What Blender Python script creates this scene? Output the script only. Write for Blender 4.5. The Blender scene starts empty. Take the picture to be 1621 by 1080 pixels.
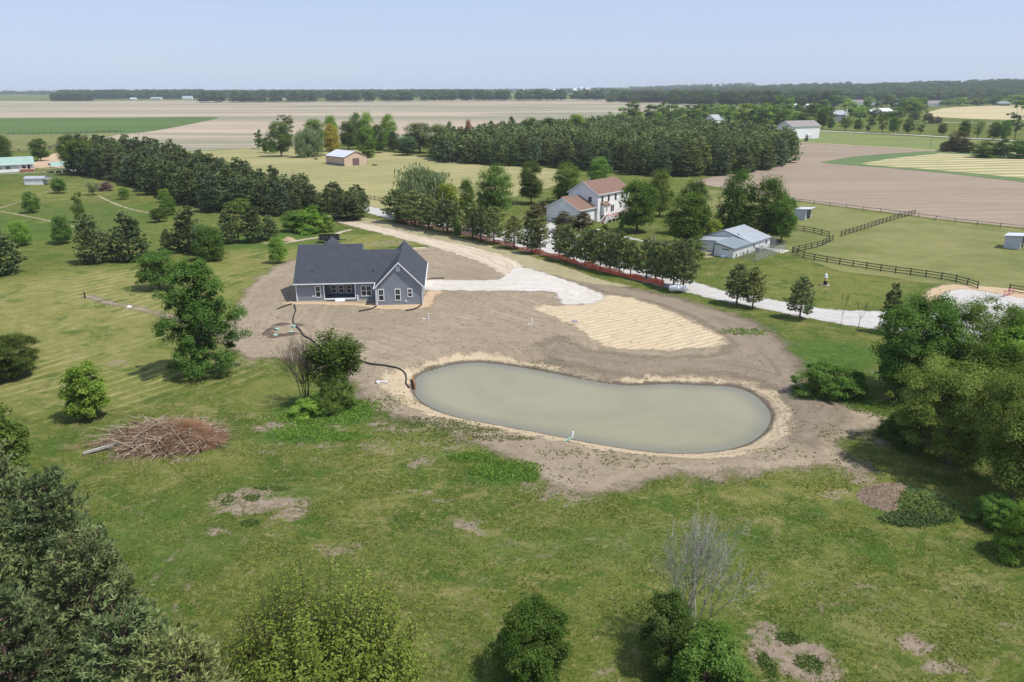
import bpy, math, random
import numpy as np
from math import radians as RAD
SC = bpy.context.scene
COL = SC.collection
# ---------------------------------------------------------------- camera, sky, sun, exposure
FPX = 1216.0; PITCH = RAD(18.2); ROLL = RAD(-0.2); CAMH = 34.0
cam = bpy.data.objects.new('camera', bpy.data.cameras.new('camera')); COL.objects.link(cam)
cam.location = (0, 0, CAMH)
cam.data.sensor_width = 36; cam.data.lens = 36*FPX/1621
cam.data.clip_start = 0.5; cam.data.clip_end = 40000
Rx = np.array([[1,0,0],[0,math.cos(math.pi/2-PITCH),-math.sin(math.pi/2-PITCH)],[0,math.sin(math.pi/2-PITCH),math.cos(math.pi/2-PITCH)]])
Rz = np.array([[math.cos(ROLL),-math.sin(ROLL),0],[math.sin(ROLL),math.cos(ROLL),0],[0,0,1]])
RC = Rx@Rz
from mathutils import Matrix, Vector
cam.rotation_euler = Matrix(RC.tolist()).to_euler()
SC.camera = cam
SUNV = np.array([0.52, -0.20, 1.0]); SUNV /= np.linalg.norm(SUNV)
w = bpy.data.worlds.new('World'); SC.world = w; w.use_nodes = True
wn = w.node_tree; wn.nodes.clear()
sky = wn.nodes.new('ShaderNodeTexSky'); sky.sky_type = 'NISHITA'; sky.sun_disc = False
sky.sun_elevation = math.asin(SUNV[2]); sky.sun_rotation = math.atan2(SUNV[0], SUNV[1])
sky.air_density = 1.0; sky.dust_density = 0.6; sky.ozone_density = 2.2; sky.altitude = 100
bg = wn.nodes.new('ShaderNodeBackground'); bg.inputs[1].default_value = 0.14
wo = wn.nodes.new('ShaderNodeOutputWorld')
tint = wn.nodes.new('ShaderNodeMix'); tint.data_type = 'RGBA'; tint.blend_type = 'MULTIPLY'; tint.inputs[0].default_value = 1.0; tint.inputs[7].default_value = (.98, .96, 1.06, 1)
wn.links.new(sky.outputs[0], tint.inputs[6]); 
tcw = wn.nodes.new('ShaderNodeTexCoord'); mpw = wn.nodes.new('ShaderNodeMapping'); mpw.inputs['Scale'].default_value = (1.2, 1.2, 9.0); nzw = wn.nodes.new('ShaderNodeTexNoise'); nzw.inputs['Scale'].default_value = 2.2; nzw.inputs['Detail'].default_value = 8; nzw.inputs['Roughness'].default_value = .62; nzw.inputs['Distortion'].default_value = .8
wn.links.new(tcw.outputs['Generated'], mpw.inputs[0]); wn.links.new(mpw.outputs[0], nzw.inputs[0])
mrw = wn.nodes.new('ShaderNodeMapRange'); mrw.inputs[1].default_value = .52; mrw.inputs[2].default_value = .78; mrw.inputs[3].default_value = 0; mrw.inputs[4].default_value = .30; wn.links.new(nzw.outputs[0], mrw.inputs[0])
hm = wn.nodes.new('ShaderNodeMix'); hm.data_type = 'RGBA'; hm.inputs[0].default_value = .74; hm.inputs[7].default_value = (3.50, 4.3, 5.95, 1)
wn.links.new(tint.outputs[2], hm.inputs[6]); cm_ = wn.nodes.new('ShaderNodeMix'); cm_.data_type = 'RGBA'; cm_.inputs[7].default_value = (4.6, 4.9, 5.4, 1); wn.links.new(mrw.outputs[0], cm_.inputs[0]); wn.links.new(hm.outputs[2], cm_.inputs[6]); wn.links.new(cm_.outputs[2], bg.inputs[0]); wn.links.new(bg.outputs[0], wo.inputs[0])
sl = bpy.data.lights.new('sun', 'SUN'); sl.energy = 4.9; sl.angle = RAD(0.53); sl.color = (1.0, 0.955, 0.89)
sun = bpy.data.objects.new('sun', sl); COL.objects.link(sun)
sun.rotation_euler = Vector(SUNV.tolist()).to_track_quat('Z', 'Y').to_euler(); sun.location = (60, -20, 120)
SC.view_settings.view_transform = 'Standard'; SC.view_settings.look = 'None'
SC.view_settings.exposure = 0.08; SC.view_settings.gamma = 1.0
SC.cycles.max_bounces = 6; SC.cycles.diffuse_bounces = 2; SC.cycles.glossy_bounces = 2
SC.cycles.transparent_max_bounces = 12; SC.cycles.volume_bounces = 0; SC.cycles.transmission_bounces = 3

# ---------------------------------------------------------------- surveying helpers
def G(px, py, z=0.0):
    d = RC@np.array([(px-810.5)/FPX, (540-py)/FPX, -1.0]); t = (z-CAMH)/d[2]
    return (d[0]*t, d[1]*t)
def HY(px, py, Y):
    d = RC@np.array([(px-810.5)/FPX, (540-py)/FPX, -1.0]); t = Y/d[1]
    return (d[0]*t, CAMH+d[2]*t)
def GP(pts, z=0.0): return np.array([G(a, b, z) for a, b in pts])
def smooth_poly(P, n=6, closed=True):
    P = np.asarray(P, float); m = len(P); out = []
    rng = range(m) if closed else range(m-1)
    for i in rng:
        if closed: p0, p1, p2, p3 = P[(i-1)%m], P[i], P[(i+1)%m], P[(i+2)%m]
        else: p0, p1, p2, p3 = P[max(i-1,0)], P[i], P[i+1], P[min(i+2,m-1)]
        for k in range(n):
            t = k/n
            out.append(0.5*((2*p1)+(-p0+p2)*t+(2*p0-5*p1+4*p2-p3)*t*t+(-p0+3*p1-3*p2+p3)*t**3))
    if not closed: out.append(P[-1])
    return np.array(out)
def signed_dist(X, Y, P):
    """positive inside"""
    X = X.ravel(); Y = Y.ravel(); d2 = np.full(X.shape, 1e18); ins = np.zeros(X.shape, bool); m = len(P)
    for i in range(m):
        ax, ay = P[i]; bx, by = P[(i+1)%m]; ex, ey = bx-ax, by-ay; L = ex*ex+ey*ey+1e-12
        t = np.clip(((X-ax)*ex+(Y-ay)*ey)/L, 0, 1); dx = X-ax-t*ex; dy = Y-ay-t*ey
        d2 = np.minimum(d2, dx*dx+dy*dy)
        c = ((ay > Y) != (by > Y)) & (X < (bx-ax)*(Y-ay)/((by-ay) if by != ay else 1e-12)+ax); ins ^= c
    d = np.sqrt(d2); return np.where(ins, d, -d)
def sstep(t): t = np.clip(t, 0, 1); return t*t*(3-2*t)
WATER_Z = -0.85
pond_px = [(656,604),(664,594),(685,585),(715,578),(752,574),(790,577),(850,586),(920,600),(970,608),(1010,610),(1055,608),(1110,610),(1160,613),(1192,624),(1212,642),(1221,660),(1212,682),(1185,702),(1140,714),(1080,718),(1010,713),(940,702),(880,690),(810,677),(740,664),(700,653),(670,638),(656,622)]
POND = smooth_poly(GP(pond_px, WATER_Z), 5)
def hgt(x, y):
    x = np.asarray(x, float); y = np.asarray(y, float)
    z = 0.16*np.sin(x*0.071+1.3)*np.sin(y*0.063+0.4)+0.10*np.sin(x*0.13+y*0.09)
    z = z*(1-sstep((y-190)/60))*(1-sstep((np.abs(x)-130)/60))*sstep((25-abs(y-60))/1e9+1)
    hz = np.exp(-(((x+29)/16)**4+((y-131)/18)**4)); z = z*(1-hz)
    near = (x > -40) & (x < 60) & (y > 55) & (y < 125)
    if z.ndim == 0:
        sd = signed_dist(np.array([x]), np.array([y]), POND)[0] if near else -99.
    else:
        sd = np.full(z.shape, -99.0)
        if near.any(): sd[near] = signed_dist(x[near], y[near], POND)
    z = z*sstep((-sd-1)/8)
    z = z-1.6*sstep((sd+3.6)/6.8)
    z = z+0.22*np.exp(-((sd+5.2)/1.6)**2)
    far = 48*sstep((y-1500)/1900)*sstep((x-150)/2300) + 9*sstep((y-2600)/2500)
    return z+far
def hz1(x, y): return float(hgt(x, y))

# ---------------------------------------------------------------- mesh helpers
def mesh_np(name, V, F, smooth=False, attrs=None, fattrs=None):
    V = np.asarray(V, np.float32).reshape(-1, 3); F = np.asarray(F, np.int32)
    me = bpy.data.meshes.new(name); k = F.shape[1]; n = len(F)
    me.vertices.add(len(V)); me.vertices.foreach_set('co', V.ravel())
    me.loops.add(n*k); me.loops.foreach_set('vertex_index', F.ravel())
    me.polygons.add(n); me.polygons.foreach_set('loop_start', np.arange(0, n*k, k, dtype=np.int32))
    try: me.polygons.foreach_set('loop_total', np.full(n, k, np.int32))
    except Exception: pass
    me.update(calc_edges=True)
    me.polygons.foreach_set('use_smooth', np.full(n, smooth, bool))
    for an, a in (attrs or {}).items():
        at = me.attributes.new(an, 'FLOAT', 'POINT'); at.data.foreach_set('value', np.asarray(a, np.float32))
    for an, a in (fattrs or {}).items():
        at = me.attributes.new(an, 'FLOAT', 'FACE'); at.data.foreach_set('value', np.asarray(a, np.float32))
    return me
def obj(name, me, mat=None, parent=None, loc=None):
    o = bpy.data.objects.new(name, me); COL.objects.link(o)
    if mat is not None and me is not None and len(me.materials) == 0: me.materials.append(mat)
    if parent is not None: o.parent = parent
    if loc is not None: o.location = loc
    return o
def tag(o, label=None, cat=None, group=None, kind=None):
    if label: o['label'] = label
    if cat: o['category'] = cat
    if group: o['group'] = group
    if kind: o['kind'] = kind
    return o
def thing(name, label, cat, loc=(0,0,0), rz=0.0, group=None):
    o = bpy.data.objects.new(name, None); COL.objects.link(o); o.location = loc; o.rotation_euler = (0,0,rz)
    o.empty_display_size = 0.2
    return tag(o, label, cat, group)
class MB:
    def __init__(s): s.V = []; s.F = []
    def add(s, vs, fs):
        b = len(s.V); s.V += [tuple(v) for v in vs]; s.F += [tuple(i+b for i in f) for f in fs]; return s
    def box(s, x0, x1, y0, y1, z0, z1):
        v = [(x0,y0,z0),(x1,y0,z0),(x1,y1,z0),(x0,y1,z0),(x0,y0,z1),(x1,y0,z1),(x1,y1,z1),(x0,y1,z1)]
        return s.add(v, [(0,3,2,1),(4,5,6,7),(0,1,5,4),(1,2,6,5),(2,3,7,6),(3,0,4,7)])
    def prism(s, prof, axis, a, b):
        """prof = list of (h, z); axis 'x' -> profile in (y,z) extruded over x; 'y' -> profile in (x,z)"""
        n = len(prof); f = (lambda t, p: (t, p[0], p[1])) if axis == 'x' else (lambda t, p: (p[0], t, p[1]))
        v = [f(a, p) for p in prof]+[f(b, p) for p in prof]
        return s.add(v, [tuple(range(n)), tuple(range(2*n-1, n-1, -1))]+[(i, (i+1)%n, n+(i+1)%n, n+i) for i in range(n)])
    def bar(s, p, q, wd, ht):
        """box beam between two points, width horizontal, height vertical"""
        p = np.array(p, float); q = np.array(q, float); d = q-p; L = np.linalg.norm(d); d /= L
        sd = np.cross(d, (0,0,1)); 
        if np.linalg.norm(sd) < 1e-4: sd = np.array([1.,0,0])
        sd /= np.linalg.norm(sd); up = np.cross(sd, d)
        v = [e+sd*a*wd/2+up*b*ht/2 for e in (p, q) for a, b in ((-1,-1),(1,-1),(1,1),(-1,1))]
        return s.add(v, [(3,2,1,0),(4,5,6,7),(0,1,5,4),(1,2,6,5),(2,3,7,6),(3,0,4,7)])
    def lathe(s, prof, cx=0, cy=0, n=14):
        b = len(s.V); m = len(prof)
        for r, z in prof:
            for k in range(n): a = 2*math.pi*k/n; s.V.append((cx+r*math.cos(a), cy+r*math.sin(a), z))
        for i in range(m-1):
            for k in range(n): s.F.append((b+i*n+k, b+i*n+(k+1)%n, b+(i+1)*n+(k+1)%n, b+(i+1)*n+k))
        s.F.append(tuple(b+k for k in range(n))[::-1]); s.F.append(tuple(b+(m-1)*n+k for k in range(n)))
        return s
    def build(s, name, mat, parent=None, loc=None, smooth=False):
        me = bpy.data.meshes.new(name); me.from_pydata(s.V, [], s.F); 
        import bmesh
        bm = bmesh.new(); bm.from_mesh(me); bmesh.ops.recalc_face_normals(bm, faces=bm.faces); bm.to_mesh(me); bm.free()
        if smooth:
            me.polygons.foreach_set('use_smooth', np.ones(len(me.polygons), bool))
        return obj(name, me, mat, parent, loc)
def segs_mesh(segs, n=4):
    """segs (m,8): p0 p1 r0 r1 -> open tubes"""
    S = np.asarray(segs, float); p0, p1, r0, r1 = S[:,0:3], S[:,3:6], S[:,6:7], S[:,7:8]
    d = p1-p0; d /= (np.linalg.norm(d, axis=1, keepdims=True)+1e-9)
    ref = np.where(np.abs(d[:,2:3]) > 0.9, np.array([[1.,0,0]]), np.array([[0.,0,1.]]))
    a = np.cross(d, ref); a /= np.linalg.norm(a, axis=1, keepdims=True); b = np.cross(d, a)
    m = len(S); V = np.zeros((m, 2*n, 3))
    for k in range(n):
        t = 2*math.pi*k/n; o = a*math.cos(t)+b*math.sin(t); V[:,k] = p0+o*r0; V[:,n+k] = p1+o*r1
    F = []
    base = (np.arange(m)*2*n)[:,None]
    for k in range(n): F.append(np.hstack([base+k, base+(k+1)%n, base+n+(k+1)%n, base+n+k]))
    return V.reshape(-1,3), np.stack(F, 1).reshape(-1,4)
def tube_path(P, r, n=6):
    """continuous tube along points"""
    P = np.asarray(P, float); m = len(P); V = []; F = []
    for i in range(m):
        d = P[min(i+1,m-1)]-P[max(i-1,0)]; d /= np.linalg.norm(d)+1e-9
        a = np.cross(d, (0,0,1.)) if abs(d[2]) < .95 else np.cross(d, (1.,0,0)); a /= np.linalg.norm(a); b = np.cross(a, d)
        for k in range(n): t = 2*math.pi*k/n; V.append(P[i]+(a*math.cos(t)+b*math.sin(t))*r)
    for i in range(m-1):
        for k in range(n): F.append((i*n+k, i*n+(k+1)%n, (i+1)*n+(k+1)%n, (i+1)*n+k))
    return V, F

# ---------------------------------------------------------------- material helpers
class NT:
    def __init__(s, name):
        s.m = bpy.data.materials.new(name); s.m.use_nodes = True; s.t = s.m.node_tree; s.t.nodes.clear()
        s.out = s.t.nodes.new('ShaderNodeOutputMaterial')
    def n(s, typ, **kw):
        nd = s.t.nodes.new('ShaderNode'+typ); ins = kw.pop('ins', {})
        for k, v in kw.items(): setattr(nd, k, v)
        for k, v in ins.items(): s.put(nd.inputs[k], v)
        return nd
    def put(s, sock, v):
        if isinstance(v, bpy.types.NodeSocket): s.t.links.new(v, sock)
        elif isinstance(v, bpy.types.Node): s.t.links.new(v.outputs[0], sock)
        else:
            if hasattr(sock.default_value, '__len__') and not isinstance(v, (int, float)) and len(v) == 3 and len(sock.default_value) == 4: v = (*v, 1)
            sock.default_value = v
    def pos(s): return s.n('NewGeometry').outputs['Position']
    def oc(s): return s.n('TexCoord').outputs['Object']
    def noise(s, vec, scale, detail=4, rough=0.55, dist=0.0, out='Fac'):
        return s.n('TexNoise', ins={'Vector': vec, 'Scale': scale, 'Detail': detail, 'Roughness': rough, 'Distortion': dist}).outputs[out]
    def map(s, vec, scale=(1,1,1), rot=(0,0,0), loc=(0,0,0)):
        return s.n('Mapping', ins={'Vector': vec, 'Scale': scale, 'Rotation': rot, 'Location': loc}).outputs[0]
    def mix(s, f, a, b, mode='MIX'):
        nd = s.n('Mix', data_type='RGBA', blend_type=mode); nd.clamp_factor = True
        s.put(nd.inputs[0], f); s.put(nd.inputs[6], a); s.put(nd.inputs[7], b); return nd.outputs[2]
    def math(s, op, a, b=0.0, c=None, clamp=False):
        nd = s.n('Math', operation=op); nd.use_clamp = clamp; s.put(nd.inputs[0], a); s.put(nd.inputs[1], b)
        if c is not None: s.put(nd.inputs[2], c)
        return nd.outputs[0]
    def rng(s, v, a, b, c=0.0, d=1.0, smooth=True):
        nd = s.n('MapRange', interpolation_type='SMOOTHSTEP' if smooth else 'LINEAR', ins={'Value': v, 'From Min': a, 'From Max': b, 'To Min': c, 'To Max': d}); return nd.outputs[0]
    def attr(s, name): return s.n('Attribute', attribute_name=name).outputs['Fac']
    def bump(s, h, strength, dist=0.1): return s.n('Bump', ins={'Height': h, 'Strength': strength, 'Distance': dist}).outputs[0]
    def pbr(s, col, rough=0.9, spec=0.2, normal=None, metallic=0.0, alpha=None):
        p = s.n('BsdfPrincipled', ins={'Base Color': col, 'Roughness': rough, 'Specular IOR Level': spec, 'Metallic': metallic})
        if normal is not None: s.put(p.inputs['Normal'], normal)
        sh = p.outputs[0]
        if alpha is not None:
            tr = s.n('BsdfTransparent'); mx = s.n('MixShader'); s.put(mx.inputs[0], alpha); s.put(mx.inputs[1], tr.outputs[0]); s.put(mx.inputs[2], sh); sh = mx.outputs[0]
        s.t.links.new(sh, s.out.inputs[0]); return s.m
def plain(name, col, rough=0.6, spec=0.3, var=0.12, scale=3.0, metallic=0.0, bump=0.0):
    t = NT(name); p = t.oc(); nz = t.noise(p, scale, 5); dark = tuple(c*(1-var) for c in col); lite = tuple(min(1, c*(1+var)) for c in col)
    c = t.mix(t.rng(nz, .3, .7), dark, lite)
    return t.pbr(c, rough, spec, t.bump(nz, bump, .02) if bump else None, metallic)

def edge_alpha(t, p, nscale=0.5, amp=1.6, soft=0.35, fine=3.0):
    n1 = t.noise(p, nscale, 5, 0.6); n2 = t.noise(p, fine, 3, .6)
    a = t.math('MULTIPLY_ADD', t.math('SUBTRACT', n1, 0.5), amp*2, t.attr('sd'))
    a = t.math('MULTIPLY_ADD', t.math('SUBTRACT', n2, 0.5), amp*0.9, a)
    return t.rng(a, -soft, soft)

# ---- ground / grass
def make_grass():
    t = NT('grass'); p = t.pos()
    big = t.noise(p, .018, 4, .6); mid = t.noise(p, .11, 5, .62, .6); sm = t.noise(p, .9, 5, .65); fine = t.noise(t.map(p, (1,1,.2)), 5.5, 5, .7)
    g_dark = (.032,.060,.010); g_mid = (.088,.128,.022); g_lite = (.200,.218,.050); straw = (.34,.290,.135); soil = (.305,.242,.180)
    c = t.mix(t.rng(mid, .40, .60), g_mid, (.052,.098,.015)); c = t.mix(t.math('MULTIPLY', t.rng(t.noise(p, .05, 5, .6, 1.), .44, .58), .65), c, (.155,.160,.040))
    c = t.mix(t.rng(sm, .44, .57), c, t.mix(.75, c, g_dark)); c = t.mix(t.rng(t.noise(p, 2.6, 5, .75, .5), .49, .60, 0, .62), c, g_lite)
    c = t.mix(t.math('MULTIPLY', t.rng(t.math('ADD', sm, t.math('MULTIPLY', big, .5)), .68, .95), .55), c, g_lite)
    dry = t.attr('dry')
    dn = t.math('MULTIPLY', t.math('ADD', t.math('MULTIPLY', t.noise(p, .33, 6, .68, .8), 1.0), t.math('MULTIPLY', fine, .5)), dry)
    c = t.mix(t.rng(dn, .12, .75), c, (.205,.212,.058))
    c = t.mix(t.math('MULTIPLY', t.rng(dn, .60, .95), .8), c, straw)
    # scattered dry blades and brown thatch
    th = t.noise(p, .42, 7, .75, 1.2)
    c = t.mix(t.math('MULTIPLY', t.rng(th, .52, .66), .6), c, (.235,.195,.095))
    c = t.mix(t.rng(fine, .42, .62, 0, .7), c, t.mix(.6, c, (.018,.028,.008)))
    c = t.mix(t.rng(t.noise(p, 11, 3, .6), .60, .74, 0, .45), c, (.25,.25,.11))
    c = t.mix(t.math('MULTIPLY', t.rng(t.noise(t.map(p, (.6,1,1), (0,0,.4)), .30, 6, .72, 1.1), .53, .63), .55), c, (.225,.205,.080)); c = t.mix(t.math('MULTIPLY', t.rng(t.noise(t.map(p, (1,1,1), (0,0,0), (40,9,0)), .17, 6, .70, .9), .52, .62), .6), c, (.040,.092,.014))
    c = t.mix(t.math('MULTIPLY', t.rng(t.noise(t.map(p, (1,1,1), (0,0,0), (7,70,0)), 1.1, 6, .78, .7), .57, .64), .55), c, (.295,.245,.135))
    # mowing arcs
    q = t.map(p, (1,1,0), (0,0,0), (92,-118,0))
    rings = t.n('TexWave', wave_type='RINGS', rings_direction='Z', ins={'Vector': q, 'Scale': .15, 'Distortion': 9, 'Detail': 6, 'Detail Scale': .18, 'Detail Roughness': .72}).outputs['Fac']
    st = t.n('TexWave', wave_type='BANDS', bands_direction='X', ins={'Vector': t.map(p, (1,1,0), (0,0,.5)), 'Scale': .13, 'Distortion': 5, 'Detail': 3, 'Detail Scale': .12}).outputs['Fac']
    ms = t.math('MULTIPLY', t.rng(t.math('MAXIMUM', t.math('MULTIPLY', rings, t.rng(big, .62, .38)), t.math('MULTIPLY', st, t.rng(big, .45, .6))), .50, .98), t.rng(t.math('ADD', t.math('MULTIPLY', t.noise(p, .5, 6, .75, .6), .5), t.math('MULTIPLY', t.noise(p, .07, 4, .6, .8), .5)), .44, .56))
    c = t.mix(t.math('MULTIPLY', t.math('MULTIPLY', ms, t.attr('mow')), .62), c, (.37,.335,.15))
    lush = t.attr('lush')
    c = t.mix(t.math('MULTIPLY', lush, t.rng(mid, .2, .5, .55, .95)), c, t.mix(t.rng(sm, .35, .65), (.030,.085,.016), (.075,.140,.028)))
    # worn soil
    bn = t.math('MULTIPLY_ADD', t.math('SUBTRACT', t.noise(p, .55, 7, .75, .9), .5), 4.6, t.attr('bare'))
    bn = t.math('MULTIPLY_ADD', t.math('SUBTRACT', fine, .5), 1.0, bn)
    c = t.mix(t.math('MULTIPLY', t.rng(bn, .40, 1.15), t.rng(t.attr('bare'), .02, .45)), c, t.mix(t.rng(t.noise(p, 1.7, 6, .7), .35, .65), (.215,.168,.128), soil))
    nb = t.bump(t.math('ADD', t.math('MULTIPLY', sm, .7), t.math('MULTIPLY', fine, .5)), .9, .35)
    return t.pbr(c, 1.0, .03, nb)
M = {}
M['grass'] = make_grass()
def soil_mat(name, a, b, c3, ns=.5, amp=1.4, rut=0.0, rutrot=0.0, soft=.4, bumpd=.12, weeds=0.0, track=0.0, tw=2.1, shore_dark=False):
    t = NT(name); p = t.pos()
    n1 = t.noise(p, .06, 5, .6, .5); n2 = t.noise(p, .7, 7, .7, .4); n3 = t.noise(p, 4.5, 5, .7)
    col = t.mix(t.rng(n1, .32, .68), a, b); col = t.mix(t.rng(n2, .38, .70, 0, .7), col, c3)
    col = t.mix(t.rng(n3, .36, .60, .40, 0), col, tuple(x*.62 for x in a))
    h = t.math('ADD', n2, t.math('MULTIPLY', n3, .35))
    if rut:
        wv = t.n('TexWave', wave_type='BANDS', bands_direction='Y', ins={'Vector': t.map(p, (1,1,0), (0,0,rutrot)), 'Scale': .55, 'Distortion': 7, 'Detail': 4, 'Detail Scale': .07, 'Detail Roughness': .55}).outputs['Fac']
        m = t.math('MULTIPLY', t.rng(wv, .35, .85), t.rng(t.noise(p, .09, 3), .38, .62))
        col = t.mix(t.math('MULTIPLY', m, rut), col, tuple(min(1, x*1.32) for x in b)); h = t.math('ADD', h, t.math('MULTIPLY', wv, .5))
    if track:
        sdn = t.math('ADD', t.attr('sd'), t.math('MULTIPLY', t.noise(p, .05, 3), 7)); f1 = t.math('SINE', t.math('MULTIPLY', sdn, tw)); f2 = t.math('SINE', t.math('MULTIPLY', sdn, tw*2.7)); tr = t.math('ADD', t.math('MULTIPLY', f1, .6), t.math('MULTIPLY', f2, .4))
        mk = t.rng(t.noise(p, .08, 4, .6), .36, .60); col = t.mix(t.math('MULTIPLY', t.math('MULTIPLY', t.rng(tr, .1, .8), mk), track), col, tuple(min(1, x*1.30) for x in b)); col = t.mix(t.math('MULTIPLY', t.math('MULTIPLY', t.rng(tr, -.2, -.8), mk), track), col, tuple(x*.66 for x in a)); h = t.math('ADD', h, t.math('MULTIPLY', tr, .25))
    if shore_dark:  # bank colour darker just above the water level
        sz = t.n('SeparateXYZ'); t.put(sz.inputs[0], p); col = t.mix(t.rng(t.math('ADD', sz.outputs[2], t.math('MULTIPLY', t.math('SUBTRACT', n2, .5), .5)), WATER_Z+.30, WATER_Z+.10), col, (.120,.098,.075))
    if weeds:
        wd = t.noise(p, 1.3, 6, .75, .6); col = t.mix(t.rng(wd, .60, .68, 0, weeds), col, (.075,.105,.030))
    return t.pbr(col, 1.0, .04, t.bump(h, .8, bumpd), alpha=edge_alpha(t, p, ns, amp, soft))
M['dirt'] = soil_mat('bare_dirt', (.262,.213,.148), (.315,.258,.184), (.200,.162,.116), .30, 3.0, .0, .25, weeds=.6, soft=1.0, track=.20, tw=1.5)
M['dirt_dark'] = soil_mat('turned_dirt', (.228,.186,.135), (.195,.160,.118), (.27,.222,.162), .25, 3.0, .0, -.45, soft=1.6, track=.6, tw=1.7)
M['rim'] = soil_mat('pond_bank', (.45,.36,.24), (.38,.30,.20), (.54,.45,.31), .6, 2.0, 0, 0, .6, .18, weeds=.55, track=.35, tw=4.5, shore_dark=True)
M['gravel'] = soil_mat('white_gravel', (.50,.46,.405), (.56,.52,.47), (.40,.36,.30), .5, 1.3, .12, -.25, .4, .05, track=.15, tw=2.2)
M['gravel_beige'] = soil_mat('beige_gravel', (.46,.385,.285), (.52,.445,.345), (.37,.30,.215), .5, 1.4, .0, -.55, .5, .05, track=.4, tw=2.6)
M['gravel_grey'] = soil_mat('pale_gravel', (.45,.43,.405), (.50,.48,.455), (.37,.345,.31), .5, 1.3, .0, -.4, .4, .05, track=.2, tw=2.6)
M['tan_soil'] = soil_mat('tan_soil', (.46,.34,.21), (.40,.30,.20), (.52,.40,.26), .5, 1.2, 0, 0, .4, .1)
M['path'] = soil_mat('worn_path', (.30,.265,.155), (.36,.315,.20), (.21,.20,.095), .5, 1.1, 0, 0, .3, .05)
STRAWROT = 58.0
def straw_mat():
    t = NT('straw'); p = t.pos(); q = t.map(p, (1,1,0), (0,0,RAD(STRAWROT)))
    wv = t.n('TexWave', wave_type='BANDS', bands_direction='X', ins={'Vector': q, 'Scale': .27, 'Distortion': 4.5, 'Detail': 6, 'Detail Scale': .35, 'Detail Roughness': .65}).outputs['Fac']
    n1 = t.noise(p, .22, 5, .6); n2 = t.noise(t.map(q, (1,.14,1)), 2.4, 6, .75); n3 = t.noise(p, 7, 4, .7)
    c = t.mix(t.math('MULTIPLY', t.rng(wv, .25, .8), t.rng(t.noise(p, .30, 5, .7, .6), .36, .58, .25, 1)), (.47,.385,.255), (.54,.45,.31)); c = t.mix(t.rng(n2, .43, .58, 0, .85), c, (.40,.315,.21))
    c = t.mix(t.rng(n1, .5, .72, 0, .6), c, (.50,.38,.22)); c = t.mix(t.rng(n3, .55, .7, 0, .5), c, (.64,.54,.36))
    return t.pbr(c, 1.0, .05, t.bump(t.math('ADD', wv, n2), .8, .15), alpha=edge_alpha(t, p, .5, 1.8, .6))
M['straw'] = straw_mat()
def field_mat(name, a, b, c3, rot=0.0, stripe=0.0, sscale=.1, amp=2.0, stretch=(.25,1,1), ns=.01, dark=None):
    t = NT(name); p = t.pos(); q = t.map(p, (1,1,0), (0,0,rot)); qs = t.map(q, stretch)
    n1 = t.noise(qs, ns, 5, .6, 1.2); n2 = t.noise(qs, ns*6, 5, .65); n3 = t.noise(p, .35, 5, .7)
    c = t.mix(t.rng(n1, .40, .60), a, b); c = t.mix(t.rng(n2, .45, .70, 0, .55), c, c3); c = t.mix(t.rng(n3, .4, .7, 0, .3), c, tuple(x*.7 for x in a))
    if dark: c = t.mix(t.rng(t.noise(t.map(q, (stretch[0]*.5, 1, 1)), ns*1.6, 5, .6, 1.), .47, .56, 0, .85), c, dark)
    if stripe:
        wv = t.n('TexWave', wave_type='BANDS', bands_direction='Y', ins={'Vector': q, 'Scale': sscale, 'Distortion': 2.2, 'Detail': 5, 'Detail Scale': .25, 'Detail Roughness': .7}).outputs['Fac']
        c = t.mix(t.math('MULTIPLY', t.rng(wv, .3, .7), stripe), c, c3)
    return t.pbr(c, 1.0, .03, alpha=edge_alpha(t, p, .12, amp, .6, .9))
M['field_tan'] = field_mat('corn_stubble', (.375,.305,.228), (.31,.262,.195), (.43,.355,.27), .03, 0, .1, 2.5, (.16,1,1), .0045, (.190,.195,.135))
M['field_plow'] = field_mat('ploughed_soil', (.265,.212,.160), (.310,.245,.182), (.225,.182,.142), RAD(-4), .45, .045, 1.0, (.2,1,1), .03)
M['field_green'] = field_mat('green_wheat', (.075,.125,.038), (.095,.145,.045), (.12,.15,.06), .03, 0, .1, 2.0, (.2,1,1), .012)
M['paddock'] = field_mat('paddock_grass', (.135,.150,.050), (.185,.185,.072), (.25,.225,.105), .3, 0, .1, 1.2, (.6,1,1), .03)
M['hay'] = field_mat('hay_meadow', (.175,.205,.075), (.15,.185,.065), (.21,.225,.09), -.1, 0, .1, 1.5, (.3,1,1), .02)
M['lawn'] = field_mat('barn_lawn', (.295,.270,.125), (.235,.228,.098), (.36,.315,.17), -.35, 0, .1, 2.5, (.35,1,1), .022)
M['hay_cut'] = field_mat('cut_hay_rows', (.50,.42,.26), (.44,.38,.22), (.20,.215,.09), RAD(-8), .8, .030, 1.2, (.3,1,1), .03)
M['strip_green'] = field_mat('tall_grass_strip', (.10,.155,.068), (.125,.175,.075), (.15,.18,.07), -.1, 0, .1, 1.2, (.4,1,1), .05)
M['road'] = plain('asphalt_grey', (.42,.40,.37), .9, .1, .1, .3)
M['field_straw'] = field_mat('dry_hayfield', (.43,.36,.21), (.35,.31,.17), (.50,.42,.25), .05, .3, .05, 2, (.2,1,1), .01)
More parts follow.
